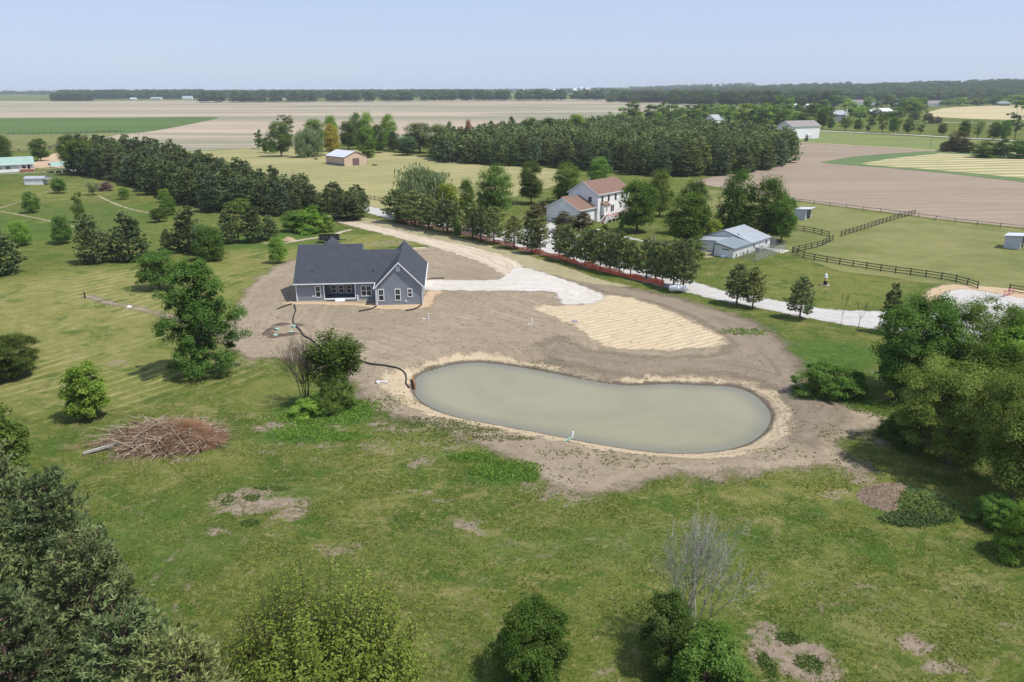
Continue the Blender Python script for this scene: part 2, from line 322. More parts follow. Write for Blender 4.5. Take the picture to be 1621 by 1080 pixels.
def water_mat():
    t = NT('murky_water'); p = t.pos(); sd = t.attr('sd')
    n = t.noise(p, .05, 5, .62, 1.2); c = t.mix(t.rng(n, .35, .65), (.225,.208,.128), (.258,.234,.148)); c = t.mix(t.rng(sd, 2.6, .0, 0, .75), c, (.150,.150,.115))
    gust = t.rng(t.noise(t.map(p, (.5,1,1), (0,0,.3)), .09, 4, .6, .8), .42, .62); rip = t.math('ADD', t.noise(t.map(p, (1,2.2,1), (0,0,.2)), 3.2, 4, .65), t.math('MULTIPLY', t.noise(p, .6, 3), .5))
    b = t.n('Bump', ins={'Height': rip, 'Strength': t.rng(gust, 0, 1, .05, .22, False), 'Distance': .10})
    pr = t.n('BsdfPrincipled', ins={'Base Color': c, 'Roughness': t.rng(gust, 0, 1, .06, .20, False), 'Specular IOR Level': .5, 'IOR': 1.33}); t.put(pr.inputs['Normal'], b.outputs[0]); t.t.links.new(pr.outputs[0], t.out.inputs[0]); return t.m
M['water'] = water_mat()

# ---------------------------------------------------------------- ground sheet on one lattice
def lattice(a0, a1, step, lo, hi, g=.032):
    mid = list(np.arange(a0, a1+1e-6, step)); x = a1; s = step; up = []
    while x < hi: s *= 1+g; x += s; up.append(x)
    x = a0; s = step; dn = []
    while x > lo: s *= 1+g; x -= s; dn.append(x)
    return np.array(dn[::-1]+mid+up)
LX = lattice(-66, 78, .7, -9000, 9000); LY = lattice(28, 150, .7, -400, 12000, .026)
GX, GY = np.meshgrid(LX, LY); GZ = hgt(GX.ravel(), GY.ravel()).reshape(GX.shape)
NXL = len(LX)
def blobs(lst, X, Y):
    out = np.zeros(X.shape)
    for (px, py, rx, ry, s) in lst:   # centre and half axes measured on the ground
        cx, cy = G(px, py); wx = abs(G(px+rx, py)[0]-cx); wy = abs(G(px, py-ry)[1]-G(px, py+ry)[1])/2
        d = np.sqrt(((X-cx)/wx)**2+((Y-cy)/wy)**2); out = np.maximum(out, s*sstep((1.35-d)/.7))
    return out
bare_l = [(900,782,60,16,.8),(1000,770,40,12,.6),(840,768,30,10,.5),(640,668,60,16,.7),(720,700,60,10,.6),(1345,735,40,18,.7),(1390,690,40,14,.7),(1240,748,80,10,.5),(560,630,30,16,.6),(385,570,60,10,.5),(240,800,20,30,.3),(880,860,140,20,.28),(1150,830,120,20,.3),(600,950,100,40,.25),(1350,950,100,40,.3),(750,1000,80,30,.25),(395,795,62,24,1),(460,805,34,20,.95),(350,845,30,8,.8),(435,677,36,9,.95),(525,678,24,7,.9),(480,705,60,6,.4),(425,718,18,5,.8),(600,712,30,9,.6),(668,728,28,12,.75),(610,700,50,10,.5),
  (660,775,40,4,.75),(700,790,30,6,.55),(745,822,28,12,.85),(755,840,14,10,.85),(530,868,44,12,.6),(1255,1035,62,34,1.1),(1215,1000,34,18,.9),(1300,1060,46,24,1),(1210,1030,30,26,.9),(1450,1022,26,16,.95),(1498,1055,44,11,1.0),(1560,1055,18,6,.7),
  (1335,784,36,9,.8),(1360,760,30,14,.7),(1385,762,14,14,.7),(1600,985,26,4,.8),(290,945,10,30,.6),(262,900,10,28,.5),(335,1010,24,8,.7),(190,577,22,6,.6),(700,700,80,8,.6),(1050,845,18,5,.5),(862,915,14,4,.5),(960,1060,16,7,.5),
  (200,722,30,10,.6),(290,732,40,6,.7),(1385,590,30,8,.3),(1390,630,18,6,.6),(520,378,30,3,.5),(615,385,40,6,.65),(1000,660,1,1,0),(760,385,60,8,.2),(720,370,60,4,.5),(820,400,60,5,.5),(900,425,60,4,.4)]
dry_l = [(150,470,260,60,.95),(60,560,200,80,.9),(120,620,160,40,.7),(400,420,110,40,.85),(230,560,160,50,.8),(520,385,110,16,.9),(620,380,90,12,.8),(1400,365,160,18,.35),(1250,785,170,18,.7),(1100,900,250,60,.45),(650,870,200,40,.4),
  (330,450,90,30,.8),(700,700,160,26,.6),(1280,450,160,34,.55),(940,400,300,26,.35),(120,300,120,20,.6),(430,620,60,30,.6),(1480,850,120,60,.35),(300,720,120,40,.5),(1350,540,130,24,.2)]
mow_l = [(140,480,240,62,1),(100,590,210,90,1),(300,580,120,50,.7),(380,430,120,40,.7),(1400,400,190,26,.8),(330,530,130,60,.7),(40,350,200,30,.35)]
lush_l = [(530,645,80,30,1),(470,690,60,14,.95),(800,745,56,18,1.0),(700,720,60,10,.4),(440,380,90,16,.7),(1330,660,90,20,.7),(1300,560,110,26,.7),(1180,520,60,10,.7),(770,400,80,6,.4),(430,780,90,12,.5),(1450,812,70,20,.95),(230,830,60,50,.5),(1260,1000,100,20,.3),(300,880,80,50,.5),(1000,860,300,30,.3),(100,350,150,30,.45)]
bare = blobs(bare_l, GX, GY); dryv = blobs(dry_l, GX, GY); mow = blobs(mow_l, GX, GY); lush = blobs(lush_l, GX, GY)
dryv = np.maximum(dryv, .30)
idx = np.arange(GX.size).reshape(GX.shape)
Fall = np.stack([idx[:-1,:-1], idx[:-1,1:], idx[1:,1:], idx[1:,:-1]], -1).reshape(-1,4)
gm = mesh_np('ground', np.stack([GX, GY, GZ], -1), Fall, True, {'bare': bare.ravel(), 'dry': dryv.ravel(), 'mow': mow.ravel(), 'lush': lush.ravel()})
tag(obj('ground', gm, M['grass']), kind='structure')
def sheet(name, P, zoff, mat, ew=1.2, smooth=6, kind='structure'):
    P = np.asarray(P, float)
    if smooth: P = smooth_poly(P, smooth)
    x0, y0 = P.min(0)-ew-1; x1, y1 = P.max(0)+ew+1
    i0, i1 = max(np.searchsorted(LX, x0)-1, 0), min(np.searchsorted(LX, x1)+1, len(LX)-1)
    j0, j1 = max(np.searchsorted(LY, y0)-1, 0), min(np.searchsorted(LY, y1)+1, len(LY)-1)
    X, Y, Z = GX[j0:j1+1, i0:i1+1], GY[j0:j1+1, i0:i1+1], GZ[j0:j1+1, i0:i1+1]
    sd = signed_dist(X, Y, P).reshape(X.shape)
    id2 = np.arange(X.size).reshape(X.shape)
    F = np.stack([id2[:-1,:-1], id2[:-1,1:], id2[1:,1:], id2[1:,:-1]], -1).reshape(-1,4)
    keep = (sd.ravel()[F].max(1) > -ew); F = F[keep]
    used, inv = np.unique(F.ravel(), return_inverse=True)
    V = np.stack([X, Y, Z+zoff], -1).reshape(-1,3)[used]
    me = mesh_np(name, V, inv.reshape(-1,4), True, {'sd': sd.ravel()[used]})
    o = obj(name, me, mat); return tag(o, kind=kind)
def ribbon(name, pts, width, zoff, mat, n=8, kind='structure'):
    P = smooth_poly(np.asarray(pts, float), n, False); V = []; sd = []
    for i in range(len(P)):
        d = P[min(i+1,len(P)-1)]-P[max(i-1,0)]; d /= np.linalg.norm(d)+1e-9; nn = np.array([-d[1], d[0]])
        wd = width[0]+(width[1]-width[0])*i/(len(P)-1) if isinstance(width, tuple) else width
        for k in (-1, -.5, 0, .5, 1):
            q = P[i]+nn*k*(wd/2+.4); V.append((q[0], q[1], hz1(*q)+zoff)); sd.append(wd/2-abs(k)*(wd/2+.4))
    F = [(i*5+k, i*5+k+1, (i+1)*5+k+1, (i+1)*5+k) for i in range(len(P)-1) for k in range(4)]
    return tag(obj(name, mesh_np(name, V, F, True, {'sd': sd}), mat), kind=kind)

# far fields
sheet('stubble_field', GP([(-700,160),(0,160),(150,160),(300,159),(420,162),(560,160),(800,158),(1000,157),(1100,163),(1085,172),(1000,178),(960,186),(880,205),(760,215),(640,222),(520,228),(410,234),(300,239),(262,236),(230,232),(190,222),(120,216),(0,214),(-700,214)]), .02, M['field_tan'], 8, 3)
sheet('green_field', GP([(-500,188),(0,187),(180,186.5),(320,185.5),(345,187),(300,197),(215,211),(100,212.5),(0,213),(-500,215)]), .06, M['field_green'], 4, 3)
sheet('left_paddock', GP([(-300,214),(0,213.5),(100,213),(195,211),(140,222),(112,229),(75,237),(0,240),(-300,243)]), .10, M['paddock'], 3, 3)
sheet('mown_lawn', GP([(300,240),(350,238),(412,234),(470,232),(600,240),(690,250),(800,262),(880,268),(900,285),(860,300),(780,320),(700,330),(640,333),(590,328),(520,312),(450,290),(380,262),(330,248)]), .06, M['lawn'], 3, 3)
sheet('ploughed_field', GP([(1095,289),(1150,274),(1215,262),(1245,250),(1255,228),(1262,226),(1400,235),(1480,240),(1621,246),(2100,262),(2100,420),(1800,384),(1621,361),(1500,349),(1390,335),(1250,316),(1150,299)]), .04, M['field_plow'], 1.5, 0)
sheet('grass_strip', GP([(1296,258),(1345,249),(1400,244),(1470,240),(1560,243),(1700,248),(1700,300),(1621,289),(1500,275),(1400,266)]), .08, M['strip_green'], 2, 0)
sheet('hay_field', GP([(1358,260),(1420,250),(1490,243),(1560,247),(1621,252),(1900,262),(1900,312),(1621,283),(1540,275),(1450,267),(1390,263)]), .12, M['hay_cut'], 1.5, 0)
sheet('hay_meadow', GP([(1256,206),(1400,214),(1500,220),(1621,226),(1700,232),(1700,246),(1560,241),(1480,238),(1400,232),(1262,224)]), .06, M['hay'], 2, 0)
sheet('farm_verge', GP([(1262,224.5),(1400,232.5),(1490,238.5),(1560,241),(1700,247),(1700,249),(1560,243.5),(1480,240.5),(1400,235),(1262,226.3)]), .16, M['path'], 2, 0)
sheet('dry_hayfield', GP([(1462,181),(1480,175),(1510,170),(1621,166),(1800,166),(1800,190),(1621,190),(1560,189),(1490,186)]), .10, M['field_straw'], 6, 3)
sheet('near_paddock', GP([(1100,296),(1250,318),(1390,337),(1500,351),(1621,364),(1900,398),(1900,510),(1640,468),(1480,450),(1330,430),(1255,405),(1180,370),(1060,330)]), .014, M['paddock'], 1.5, 0)
# country road with its verge
rp = GP([(1130,199),(1200,202.5),(1255,205.5),(1340,209.5),(1420,213),(1500,217.5),(1621,224),(1900,238)])
ribbon('country_road', rp, 7.0, .22, M['road'])
ribbon('side_road', GP([(1455,193),(1510,194.5),(1621,197),(1800,200)]), 7, .2, M['road'])
# yard earth
dirt_px = [(352,522),(372,495),(392,455),(425,430),(462,414),(500,405),(600,396),(668,392),(692,386),(735,392),(800,406),(850,421),(905,438),(960,450),(1050,468),(1125,488),(1185,508),(1235,540),(1262,578),(1276,608),(1310,630),(1360,648),(1405,660),(1398,674),(1360,684),(1325,700),(1335,722),(1372,748),(1318,740),(1250,742),(1180,752),(1110,756),(1040,758),(1005,768),(950,776),(890,772),(852,754),(838,735),(790,712),(735,692),(680,672),(640,664),(600,652),(572,626),(552,598),(500,578),(455,568),(415,566),(380,560),(358,545)]
sheet('dirt_yard', GP(dirt_px), .012, M['dirt'], 3.5)
sheet('dirt_bank', GP([(700,386),(780,403),(850,421),(905,438),(960,450),(1050,468),(1125,488),(1185,508),(1235,540),(1262,580),(1276,608),(1310,632),(1340,650),(1300,690),(1262,700),(1252,650),(1225,612),(1150,590),(1040,592),(960,588),(860,560),(880,535),(940,555),(1040,565),(1140,558),(1152,540),(1100,505),(1000,472),(960,465),(890,446),(830,430),(770,408)]), .024, M['dirt_dark'], 3.4)
sheet('tan_soil', GP([(455,482),(560,484),(600,490),(675,488),(690,470),(700,458),(680,452),(668,470),(600,480),(470,476)]), .034, M['tan_soil'], 1.2)
sheet('worn_verge', GP([(540,340),(620,352),(700,370),(790,392),(880,418),(950,443),(1000,455),(930,450),(860,432),(790,412),(700,388),(620,370),(560,357)]), .030, M['path'], 1.2)
rim_px = [(598,602),(622,588),(655,578),(690,566),(740,558),(790,560),(850,572),(910,586),(970,596),(1050,592),(1120,595),(1180,603),(1225,620),(1250,648),(1250,680),(1225,706),(1180,722),(1120,728),(1060,726),(990,719),(930,708),(860,695),(780,680),(720,668),(670,655),(635,640),(608,622)]
sheet('pond_bank', GP(rim_px, -.1), .040, M['rim'], 2.2)
straw_px = [(845,490),(862,484),(884,487),(896,484),(930,483),(956,470),(1000,474),(1050,490),(1100,512),(1148,538),(1140,548),(1085,553),(1030,554),(985,553),(955,547),(930,532),(905,516),(880,504),(858,497)]
sheet('straw_patch', GP(straw_px), .050, M['straw'], 2.0)
sheet('driveway', GP([(515,336),(560,350),(610,361),(680,378),(750,392),(805,408),(830,425),(806,440),(784,428),(750,412),(700,396),(640,380),(580,364),(530,350)]), .058, M['gravel_beige'], 1.5)
sheet('gravel_drive', GP([(671,444),(720,443.5),(780,444),(800,438),(815,424),(845,428),(880,440),(915,452),(956,470),(950,476),(935,482),(896,484),(884,476),(880,465),(845,462),(760,461),(700,460),(670,459.5)]), .066, M['gravel'], 1.4, 3)
sheet('neighbour_lane', GP([(560,322),(600,328),(640,339),(690,348),(750,357),(800,366),(840,360),(868,352),(900,366),(940,374),(965,380),(955,390),(925,394),(960,408),(1040,429),(1100,446),(1150,460),(1220,472),(1300,486),(1390,492),(1440,488),(1480,462),(1492,455),(1540,456),(1621,470),(1750,490),(1750,560),(1500,540),(1440,524),(1386,519),(1300,506),(1220,490),(1150,477),(1100,466),(1040,452),(960,432),(880,409),(800,388),(720,368),(650,354),(600,342),(560,330)]), .040, M['gravel_grey'], 1.4, 3)
sheet('lane_shoulder', GP([(1440,490),(1465,465),(1488,453),(1530,452),(1600,458),(1750,480),(1750,500),(1621,474),(1540,460),(1500,462),(1480,480),(1460,496)]), .046, M['tan_soil'], 1, 3)
sheet('kennel_yard', GP([(1085,398),(1112,390),(1135,391),(1132,404),(1124,410),(1100,410)]), .05, M['path'], 1, 3)
sheet('farm_yard', GP([(48,262),(72,248),(95,240),(118,228),(125,240),(118,262),(98,268),(80,262),(62,270)]), .05, M['tan_soil'], 2, 3)
def pathline(name, px, wd, mat='path', z=.03): ribbon(name, GP(px), wd, z, M[mat])
pathline('mown_track', [(450,386),(480,380),(520,373),(545,366),(556,363)], 1.3, 'gravel_beige')
pathline('dirt_track', [(135,470),(170,480),(210,487),(245,495),(285,505),(330,520),(365,530)], 1.6, 'dirt')
pathline('mown_trail', [(0,335),(40,342),(80,350),(120,360),(150,372)], .8)
pathline('mown_trail', [(0,330),(30,320),(60,308),(90,300),(120,296)], .7)
pathline('mown_trail', [(155,310),(180,322),(210,332),(240,338)], 1.0)
pathline('house_walk', [(952,368),(970,371),(989,376),(1016,382),(1060,387),(1100,392),(1125,395)], 1.2, 'gravel_grey', .05)
pathline('farm_walk', [(-40,277),(0,276),(60,273),(90,271),(120,266)], 1.6, 'gravel_grey', .05)
pathline('barn_track', [(280,290),(370,284),(440,277),(500,268),(560,266),(600,262)], 2.4, 'path', .09)
# pond
Pw = POND; cxy = Pw.mean(0)
wp = [cxy+(q-cxy)*1.0+((q-cxy)/np.linalg.norm(q-cxy))*1.2 for q in Pw]
xs = np.arange(POND[:,0].min()-3, POND[:,0].max()+3, 1.2); ys = np.arange(POND[:,1].min()-3, POND[:,1].max()+3, 1.2)
WX, WY = np.meshgrid(xs, ys); wsd = signed_dist(WX, WY, POND); wi = np.arange(WX.size).reshape(WX.shape)
WF = np.stack([wi[:-1,:-1], wi[:-1,1:], wi[1:,1:], wi[1:,:-1]], -1).reshape(-1,4); WF = WF[wsd[WF].max(1) > -1.6]
wu, winv = np.unique(WF.ravel(), return_inverse=True)
tag(obj('pond_water', mesh_np('pond_water', np.stack([WX, WY, np.full(WX.shape, WATER_Z)], -1).reshape(-1,3)[wu], winv.reshape(-1,4), True, {'sd': wsd[wu]}), M['water']), kind='structure')

# ================================================================ vegetation
def leaf_mat(name, transl=.35, vary=.5, spec=.0):
    t = NT(name); oi = t.n('ObjectInfo'); tint = t.attr('tint')
    hsv = t.n('HueSaturation'); t.put(hsv.inputs['Hue'], t.rng(tint, 0, 1, .512, .485, False)); t.put(hsv.inputs['Saturation'], t.rng(tint, 0, 1, 1.05, .95, False))
    t.put(hsv.inputs['Value'], t.math('MULTIPLY', t.rng(tint, 0, 1, 1-vary, 1+vary, False), t.rng(oi.outputs['Random'], 0, 1, .88, 1.12, False))); t.put(hsv.inputs['Color'], oi.outputs['Color'])
    d = t.n('BsdfDiffuse'); t.put(d.inputs[0], hsv.outputs[0]); tr = t.n('BsdfTranslucent'); t.put(tr.inputs[0], t.mix(.5, hsv.outputs[0], t.mix(1.0, hsv.outputs[0], (1.5,1.5,.7), 'MULTIPLY')))
    mx = t.n('MixShader'); mx.inputs[0].default_value = transl; t.put(mx.inputs[1], d.outputs[0]); t.put(mx.inputs[2], tr.outputs[0])
    t.t.links.new(mx.outputs[0], t.out.inputs[0]); return t.m
M['leaf'] = leaf_mat('leaves', .38, .45); M['needle'] = leaf_mat('needles', .22, .55)
M['bark'] = plain('bark', (.115,.090,.070), .95, .05, .35, 4, bump=.5)
M['bark_pale'] = plain('pale_bark', (.36,.335,.295), .95, .05, .25, 4, bump=.4)
M['bark_red'] = plain('pine_bark', (.125,.085,.065), .95, .05, .3, 4, bump=.5)
def rvec(rng, n):
    v = rng.normal(size=(n,3)); return v/np.linalg.norm(v, axis=1, keepdims=True)
def nrm(v): return v/(np.linalg.norm(v, axis=1, keepdims=True)+1e-9)
def cards(C, T, N, L, W, tint, bend=0.0):
    """diamond leaves: centre C, long axis T, normal N, length L, width W"""
    B = nrm(np.cross(N, T)); L = np.asarray(L).reshape(-1,1); W = np.asarray(W).reshape(-1,1)
    V = np.stack([C-T*L*.5, C+B*W*.5+N*L*bend, C+T*L*.5, C-B*W*.5+N*L*bend], 1)
    F = np.arange(len(C)*4).reshape(-1,4); return V.reshape(-1,3), F, tint
def leaf_cloud(C, Nout, size, rng, tint, asp=.62, flat=.45):
    n = len(C); N = nrm(Nout*flat*1.5+rvec(rng, n)*.62+np.array([.12,0,.62])); T = nrm(np.cross(N, rvec(rng, n)))
    L = size*rng.uniform(.65, 1.35, n); return cards(C, T, N, L, L*asp, tint, .08)
def envelope(kind, t, az, ph, lump=1.0):
    """radius factor at height fraction t (0..1 of crown)"""
    if kind == 'round': r = np.sqrt(np.clip(1-((t-.46)/.55)**2, 0, 1))
    elif kind == 'oval': r = np.sqrt(np.clip(1-((t-.42)/.60)**2, 0, 1))*(1.02-.25*t)
    elif kind == 'cone': r = np.clip(1.05-t, 0, 1)**.75*np.clip(t*6, 0, 1)**.5
    elif kind == 'vase': r = np.sqrt(np.clip(1-((t-.62)/.62)**2, 0, 1))
    elif kind == 'dome': r = np.sqrt(np.clip(1-(t/1.02)**2, 0, 1))
    elif kind == 'column': r = np.sqrt(np.clip(1-((t-.45)/.56)**2, 0, 1))**.6
    else: r = np.sqrt(np.clip(1-((t-.5)/.52)**2, 0, 1))
    return r*(1+lump*(.16*np.sin(az*2+ph)+.11*np.sin(az*3+ph*2.3+t*5)+.08*np.sin(az*5+t*9+ph)))
def limb_segs(p, q, r0, r1, rng, n=3, sag=.06):
    out = []; p = np.array(p, float); q = np.array(q, float); L = np.linalg.norm(q-p); prev = p
    for k in range(1, n+1):
        t = k/n; c = p+(q-p)*t+rng.normal(size=3)*L*sag*(1 if k < n else 0)+np.array([0,0,L*.10*math.sin(math.pi*t)])
        out.append([*prev, *c, r0+(r1-r0)*(k-1)/n, r0+(r1-r0)*k/n]); prev = c
    return out
def broadleaf(name, kind='round', h=10., wd=8., cb=.16, nb=70, per=110, leaf=.34, seed=1, br=.17, shell=.55, trunk=.22, droop=0.0, lean=0.0, gaps=0.0, flat=.72, lump=1.0):
    rng = np.random.default_rng(seed); ph = rng.uniform(0, 6); z0 = h*cb; CC = []
    while len(CC) < nb:
        t = rng.uniform(.04, .97); az = rng.uniform(0, 2*math.pi); R = envelope(kind, t, az, ph, lump)*wd/2*(1-br*.9)
        if rng.uniform() > (R/(wd/2))**1.0+.12: continue
        f = rng.uniform(shell, 1.0)**.7 if rng.uniform() < .8 else rng.uniform(.1, .6)
        CC.append((math.cos(az)*R*f+lean*t, math.sin(az)*R*f, z0+t*(h-z0)*(1-br*.35)))
    CC = np.array(CC); BR = wd*br*rng.uniform(.6, 1.35, nb)
    if gaps: BR *= np.where(rng.uniform(size=nb) < gaps, .55, 1.0)
    bi = rng.integers(0, nb, nb*per); d = rvec(rng, len(bi)); d[:,2] = np.where(d[:,2] < -.25, -d[:,2]*.6, d[:,2]); 
    rr = BR[bi][:,None]*rng.uniform(.45, 1.12, (len(bi),1)); P = CC[bi]+d*rr*np.array([1,1,flat])
    if droop: P[:,2] -= droop*rng.uniform(0, 1, len(bi))**1.5*BR[bi]*2.2; 
    P[:,2] = np.maximum(P[:,2], .15)
    ax = np.array([0,0,z0+(h-z0)*.42]); No = nrm(P-ax)*.45+d*.75
    tint = np.clip(.5+.22*rng.normal(size=nb)[bi]*.8+.20*rng.normal(size=len(bi)), 0, 1)
    if droop:
        N = nrm(rvec(rng, len(P))*np.array([1,1,.3])); T = nrm(np.array([0,0,-1.])+rvec(rng, len(P))*.35); L = leaf*rng.uniform(1.0, 2.6, len(P)); V, F, tn = cards(P, T, nrm(np.cross(T, N)), L, leaf*.38*np.ones(len(P)), tint)
    else: V, F, tn = leaf_cloud(P, No, leaf, rng, tint)
    cm = mesh_np(name+'_crown', V, F, False, None, {'tint': tn}); cm.materials.append(M['leaf'])
    S = []; tp = np.array([lean*.5, 0, h*.62]); S += limb_segs((0,0,-.2), tp, trunk, trunk*.3, rng, 5, .02)
    for k in rng.choice(nb, min(nb, 22), replace=False):
        c = CC[k]; t0 = rng.uniform(.12, .75); S += limb_segs((tp*t0)+np.array([0,0,0]), c, trunk*(.5-.4*t0), .02, rng, 3)
    tv, tf = segs_mesh(S, 5); tm = mesh_np(name+'_trunk', tv, tf, True); tm.materials.append(M['bark'])
    return (cm, tm, h, wd)
def pine(name, h=12., wd=7., cb=.10, whorl=22, per=7, tufts=9, cpt=6, nl=.42, seed=1, prof=.72, trunk=.2, up=.16, cardw=.16, ragged=.25):
    rng = np.random.default_rng(seed); C = []; T = []; N = []; L = []; tn = []; S = [[0,0,-.2,0,0,h*.5,trunk,trunk*.6],[0,0,h*.5,0,0,h*.98,trunk*.6,.02]]
    for w_ in range(whorl):
        t = (w_+rng.uniform(-.3, .3))/whorl; t = min(max(t, 0), .985); z = h*cb+t*h*(1-cb)
        R = wd/2*((1-t)**prof)*(.62+.38*min(1, t*5))+.25
        for b in range(per if t < .85 else max(3, per-3)):
            az = rng.uniform(0, 2*math.pi); bl = R*(1-ragged*rng.uniform(0, 1)**1.3)*(1+.1*math.sin(az*3+seed)); u = up*(1+t*2.2)+rng.normal()*.07
            dr = np.array([math.cos(az), math.sin(az), 0]); sd = np.array([-math.sin(az), math.cos(az), 0]); bt = rng.normal()*.20
            tip = np.array([0,0,z])+dr*bl+np.array([0,0,bl*u]); S.append([0,0,z,*tip,.045,.012])
            nt = max(3, int(tufts*(bl/(wd/2))**.8+1))
            for k in range(nt):
                s = rng.uniform(.25, 1.0)**.75; wl = bl*.30*math.sin(math.pi*min(.97, s)**.9)+.08; c = np.array([0,0,z])+dr*bl*s+sd*rng.normal()*wl+np.array([0,0,bl*u*s**1.6+rng.normal()*.10+.05])
                base = nrm((dr*.9+sd*rng.normal()*.7+np.array([0,0,.55+t*.8]))[None])[0]
                tb = np.clip(.5+bt+.2*rng.normal()+.18*(s-.6), 0, 1)
                for j in range(cpt):
                    dd = base+rng.normal(size=3)*.55; dd /= np.linalg.norm(dd); ll = nl*rng.uniform(.6, 1.25)
                    C.append(c+dd*ll*.35); T.append(dd); N.append(rng.normal(size=3)*.75+dr*.45+np.array([.1,0,1.1])); L.append(ll); tn.append(tb+rng.normal()*.10)
    C = np.array(C); T = np.array(T); N = nrm(np.array(N)); N = nrm(N-T*(N*T).sum(1, keepdims=True)); L = np.array(L)
    V, F, _ = cards(C, T, N, L, L*cardw/.42*1.0, None); cm = mesh_np(name+'_crown', V, F, False, None, {'tint': np.clip(tn, 0, 1)}); cm.materials.append(M['needle'])
    tv, tf = segs_mesh(S, 5); tm = mesh_np(name+'_trunk', tv, tf, True); tm.materials.append(M['bark_red'])
    return (cm, tm, h, wd)
def bare_tree(name, h=9., wd=5., seed=1, stems=1, levels=5, mat='bark_pale', r0=.13, spread=.5, leafy=0, leaf=.2):
    rng = np.random.default_rng(seed); S = []; tips = []
    def grow(p, d, L, r, lv):
        n = 3
        for k in range(n):
            d2 = d+rng.normal(size=3)*.10+np.array([0,0,.05]); d2 /= np.linalg.norm(d2); q = p+d2*L/n; S.append([*p,*q,r*(1-.25*k/n),r*(1-.25*(k+1)/n)]); p = q; d = d2
            if lv < levels and lv > 0 and rng.uniform() < .55:
                s = d+rvec(rng, 1)[0]*.75; s /= np.linalg.norm(s); grow(p, s, L*rng.uniform(.4, .65), r*.42, lv+1)
        if lv < levels:
            for j in range(rng.integers(2, 4)):
                s = d+rvec(rng, 1)[0]*spread; s[2] = abs(s[2])*.9+.1; s /= np.linalg.norm(s); grow(p, s, L*rng.uniform(.55, .8), r*.6, lv+1)
        else: tips.append(p)
    for s in range(stems):
        d = np.array([rng.normal()*.18*(stems > 1), rng.normal()*.18*(stems > 1), 1.]); d /= np.linalg.norm(d); grow(np.array([rng.normal()*.2*(stems > 1), rng.normal()*.2*(stems > 1), -.1]), d, h*.33, r0, 0)
    S = np.array(S); zmax = S[:,5].max(); xy = np.abs(S[:,3:5]).max(); S[:,[2,5]] *= h/zmax; S[:,[0,1,3,4]] *= (wd/2)/xy
    tv, tf = segs_mesh(S, 3); tm = mesh_np(name+'_branches', tv, tf, False); tm.materials.append(M[mat]); cm = None
    if leafy:
        P = S[S[:,7] < .035][:,3:6]; P = P[rng.integers(0, len(P), leafy)]+rng.normal(size=(leafy,3))*.22
        V, F, tn = leaf_cloud(P, rvec(rng, leafy), leaf, rng, np.clip(.5+.25*rng.normal(size=leafy), 0, 1)); cm = mesh_np(name+'_crown', V, F, False, None, {'tint': tn}); cm.materials.append(M['leaf'])
    return (cm, tm, h, wd)
MID = {}
MID['round'] = [broadleaf('r%d'%i, 'round', seed=10+i, nb=115, per=120, leaf=.33, br=.17, flat=.95, cb=.10) for i in range(3)]
MID['oval'] = [broadleaf('o%d'%i, 'oval', seed=20+i, nb=115, per=115, leaf=.33, br=.17, cb=.06, flat=1.0) for i in range(2)]
MID['cone'] = [broadleaf('c%d'%i, 'cone', seed=30+i, nb=60, per=100, leaf=.34, br=.14, cb=.06) for i in range(2)]
MID['column'] = [broadleaf('k0', 'column', seed=37, nb=60, per=100, leaf=.4, br=.17, cb=.05)]
MID['sparse'] = [broadleaf('s%d'%i, 'vase', seed=40+i, nb=46, per=95, leaf=.34, br=.14, cb=.14, shell=.35, gaps=.4) for i in range(2)]
MID['bush'] = [broadleaf('b%d'%i, 'dome', seed=50+i, nb=60, per=130, leaf=.42, br=.17, cb=.0, trunk=.12) for i in range(2)]
MID['willow'] = [broadleaf('w%d'%i, 'round', seed=60+i, nb=70, per=150, leaf=.40, br=.16, cb=.16, droop=.9) for i in range(2)]
MID['pine'] = [pine('p%d'%i, seed=70+i, cb=.03, whorl=21, per=7, tufts=10, cpt=6, nl=.60, cardw=.17, ragged=.3, prof=.62) for i in range(4)]
MID['lanepine'] = [pine('l%d'%i, seed=80+i, h=9, wd=7, cb=.17, whorl=15, per=8, tufts=12, cpt=8, nl=.46, cardw=.15, prof=.62, ragged=.35) for i in range(4)]
MID['farpine'] = [pine('q%d'%i, seed=90+i, cb=.02, whorl=15, per=6, tufts=7, cpt=4, nl=.85, cardw=.24, prof=.60) for i in range(3)]
MID['far'] = [broadleaf('f%d'%i, ['round','oval','round'][i], seed=100+i, nb=34, per=38, leaf=.85, br=.19, cb=.08) for i in range(3)]
NEAR = {}
NEAR['elm'] = [broadleaf('elm', 'oval', h=15, wd=11, seed=15, nb=210, per=290, leaf=.24, br=.105, cb=.03, shell=.2, gaps=.5, flat=1.15, lump=1.5, trunk=.30)]
NEAR['oak'] = [broadleaf('oak%d'%i, 'round', h=11, wd=11, seed=6+i, nb=190, per=300, leaf=.26, br=.11, flat=.95, lump=1.4, cb=.03, trunk=.3) for i in range(2)]
NEAR['honey'] = [broadleaf('honey%d'%i, 'vase', h=9, wd=10, seed=8+i*20, nb=170, per=290, leaf=.17, br=.105, flat=.9, lump=1.5, cb=.06, shell=.25, gaps=.3, trunk=.22) for i in range(2)]
NEAR['maple'] = [broadleaf('maple', 'oval', h=6, wd=5, seed=19, nb=130, per=170, leaf=.22, br=.12, cb=.04, trunk=.12, flat=1.0, lump=.8)]
NEAR['shrub'] = [broadleaf('shrub%d'%i, 'dome', h=4, wd=5.5, seed=13+i, nb=150, per=190, leaf=.14, br=.095, flat=1.0, lump=1.7, cb=.0, trunk=.08) for i in range(2)]
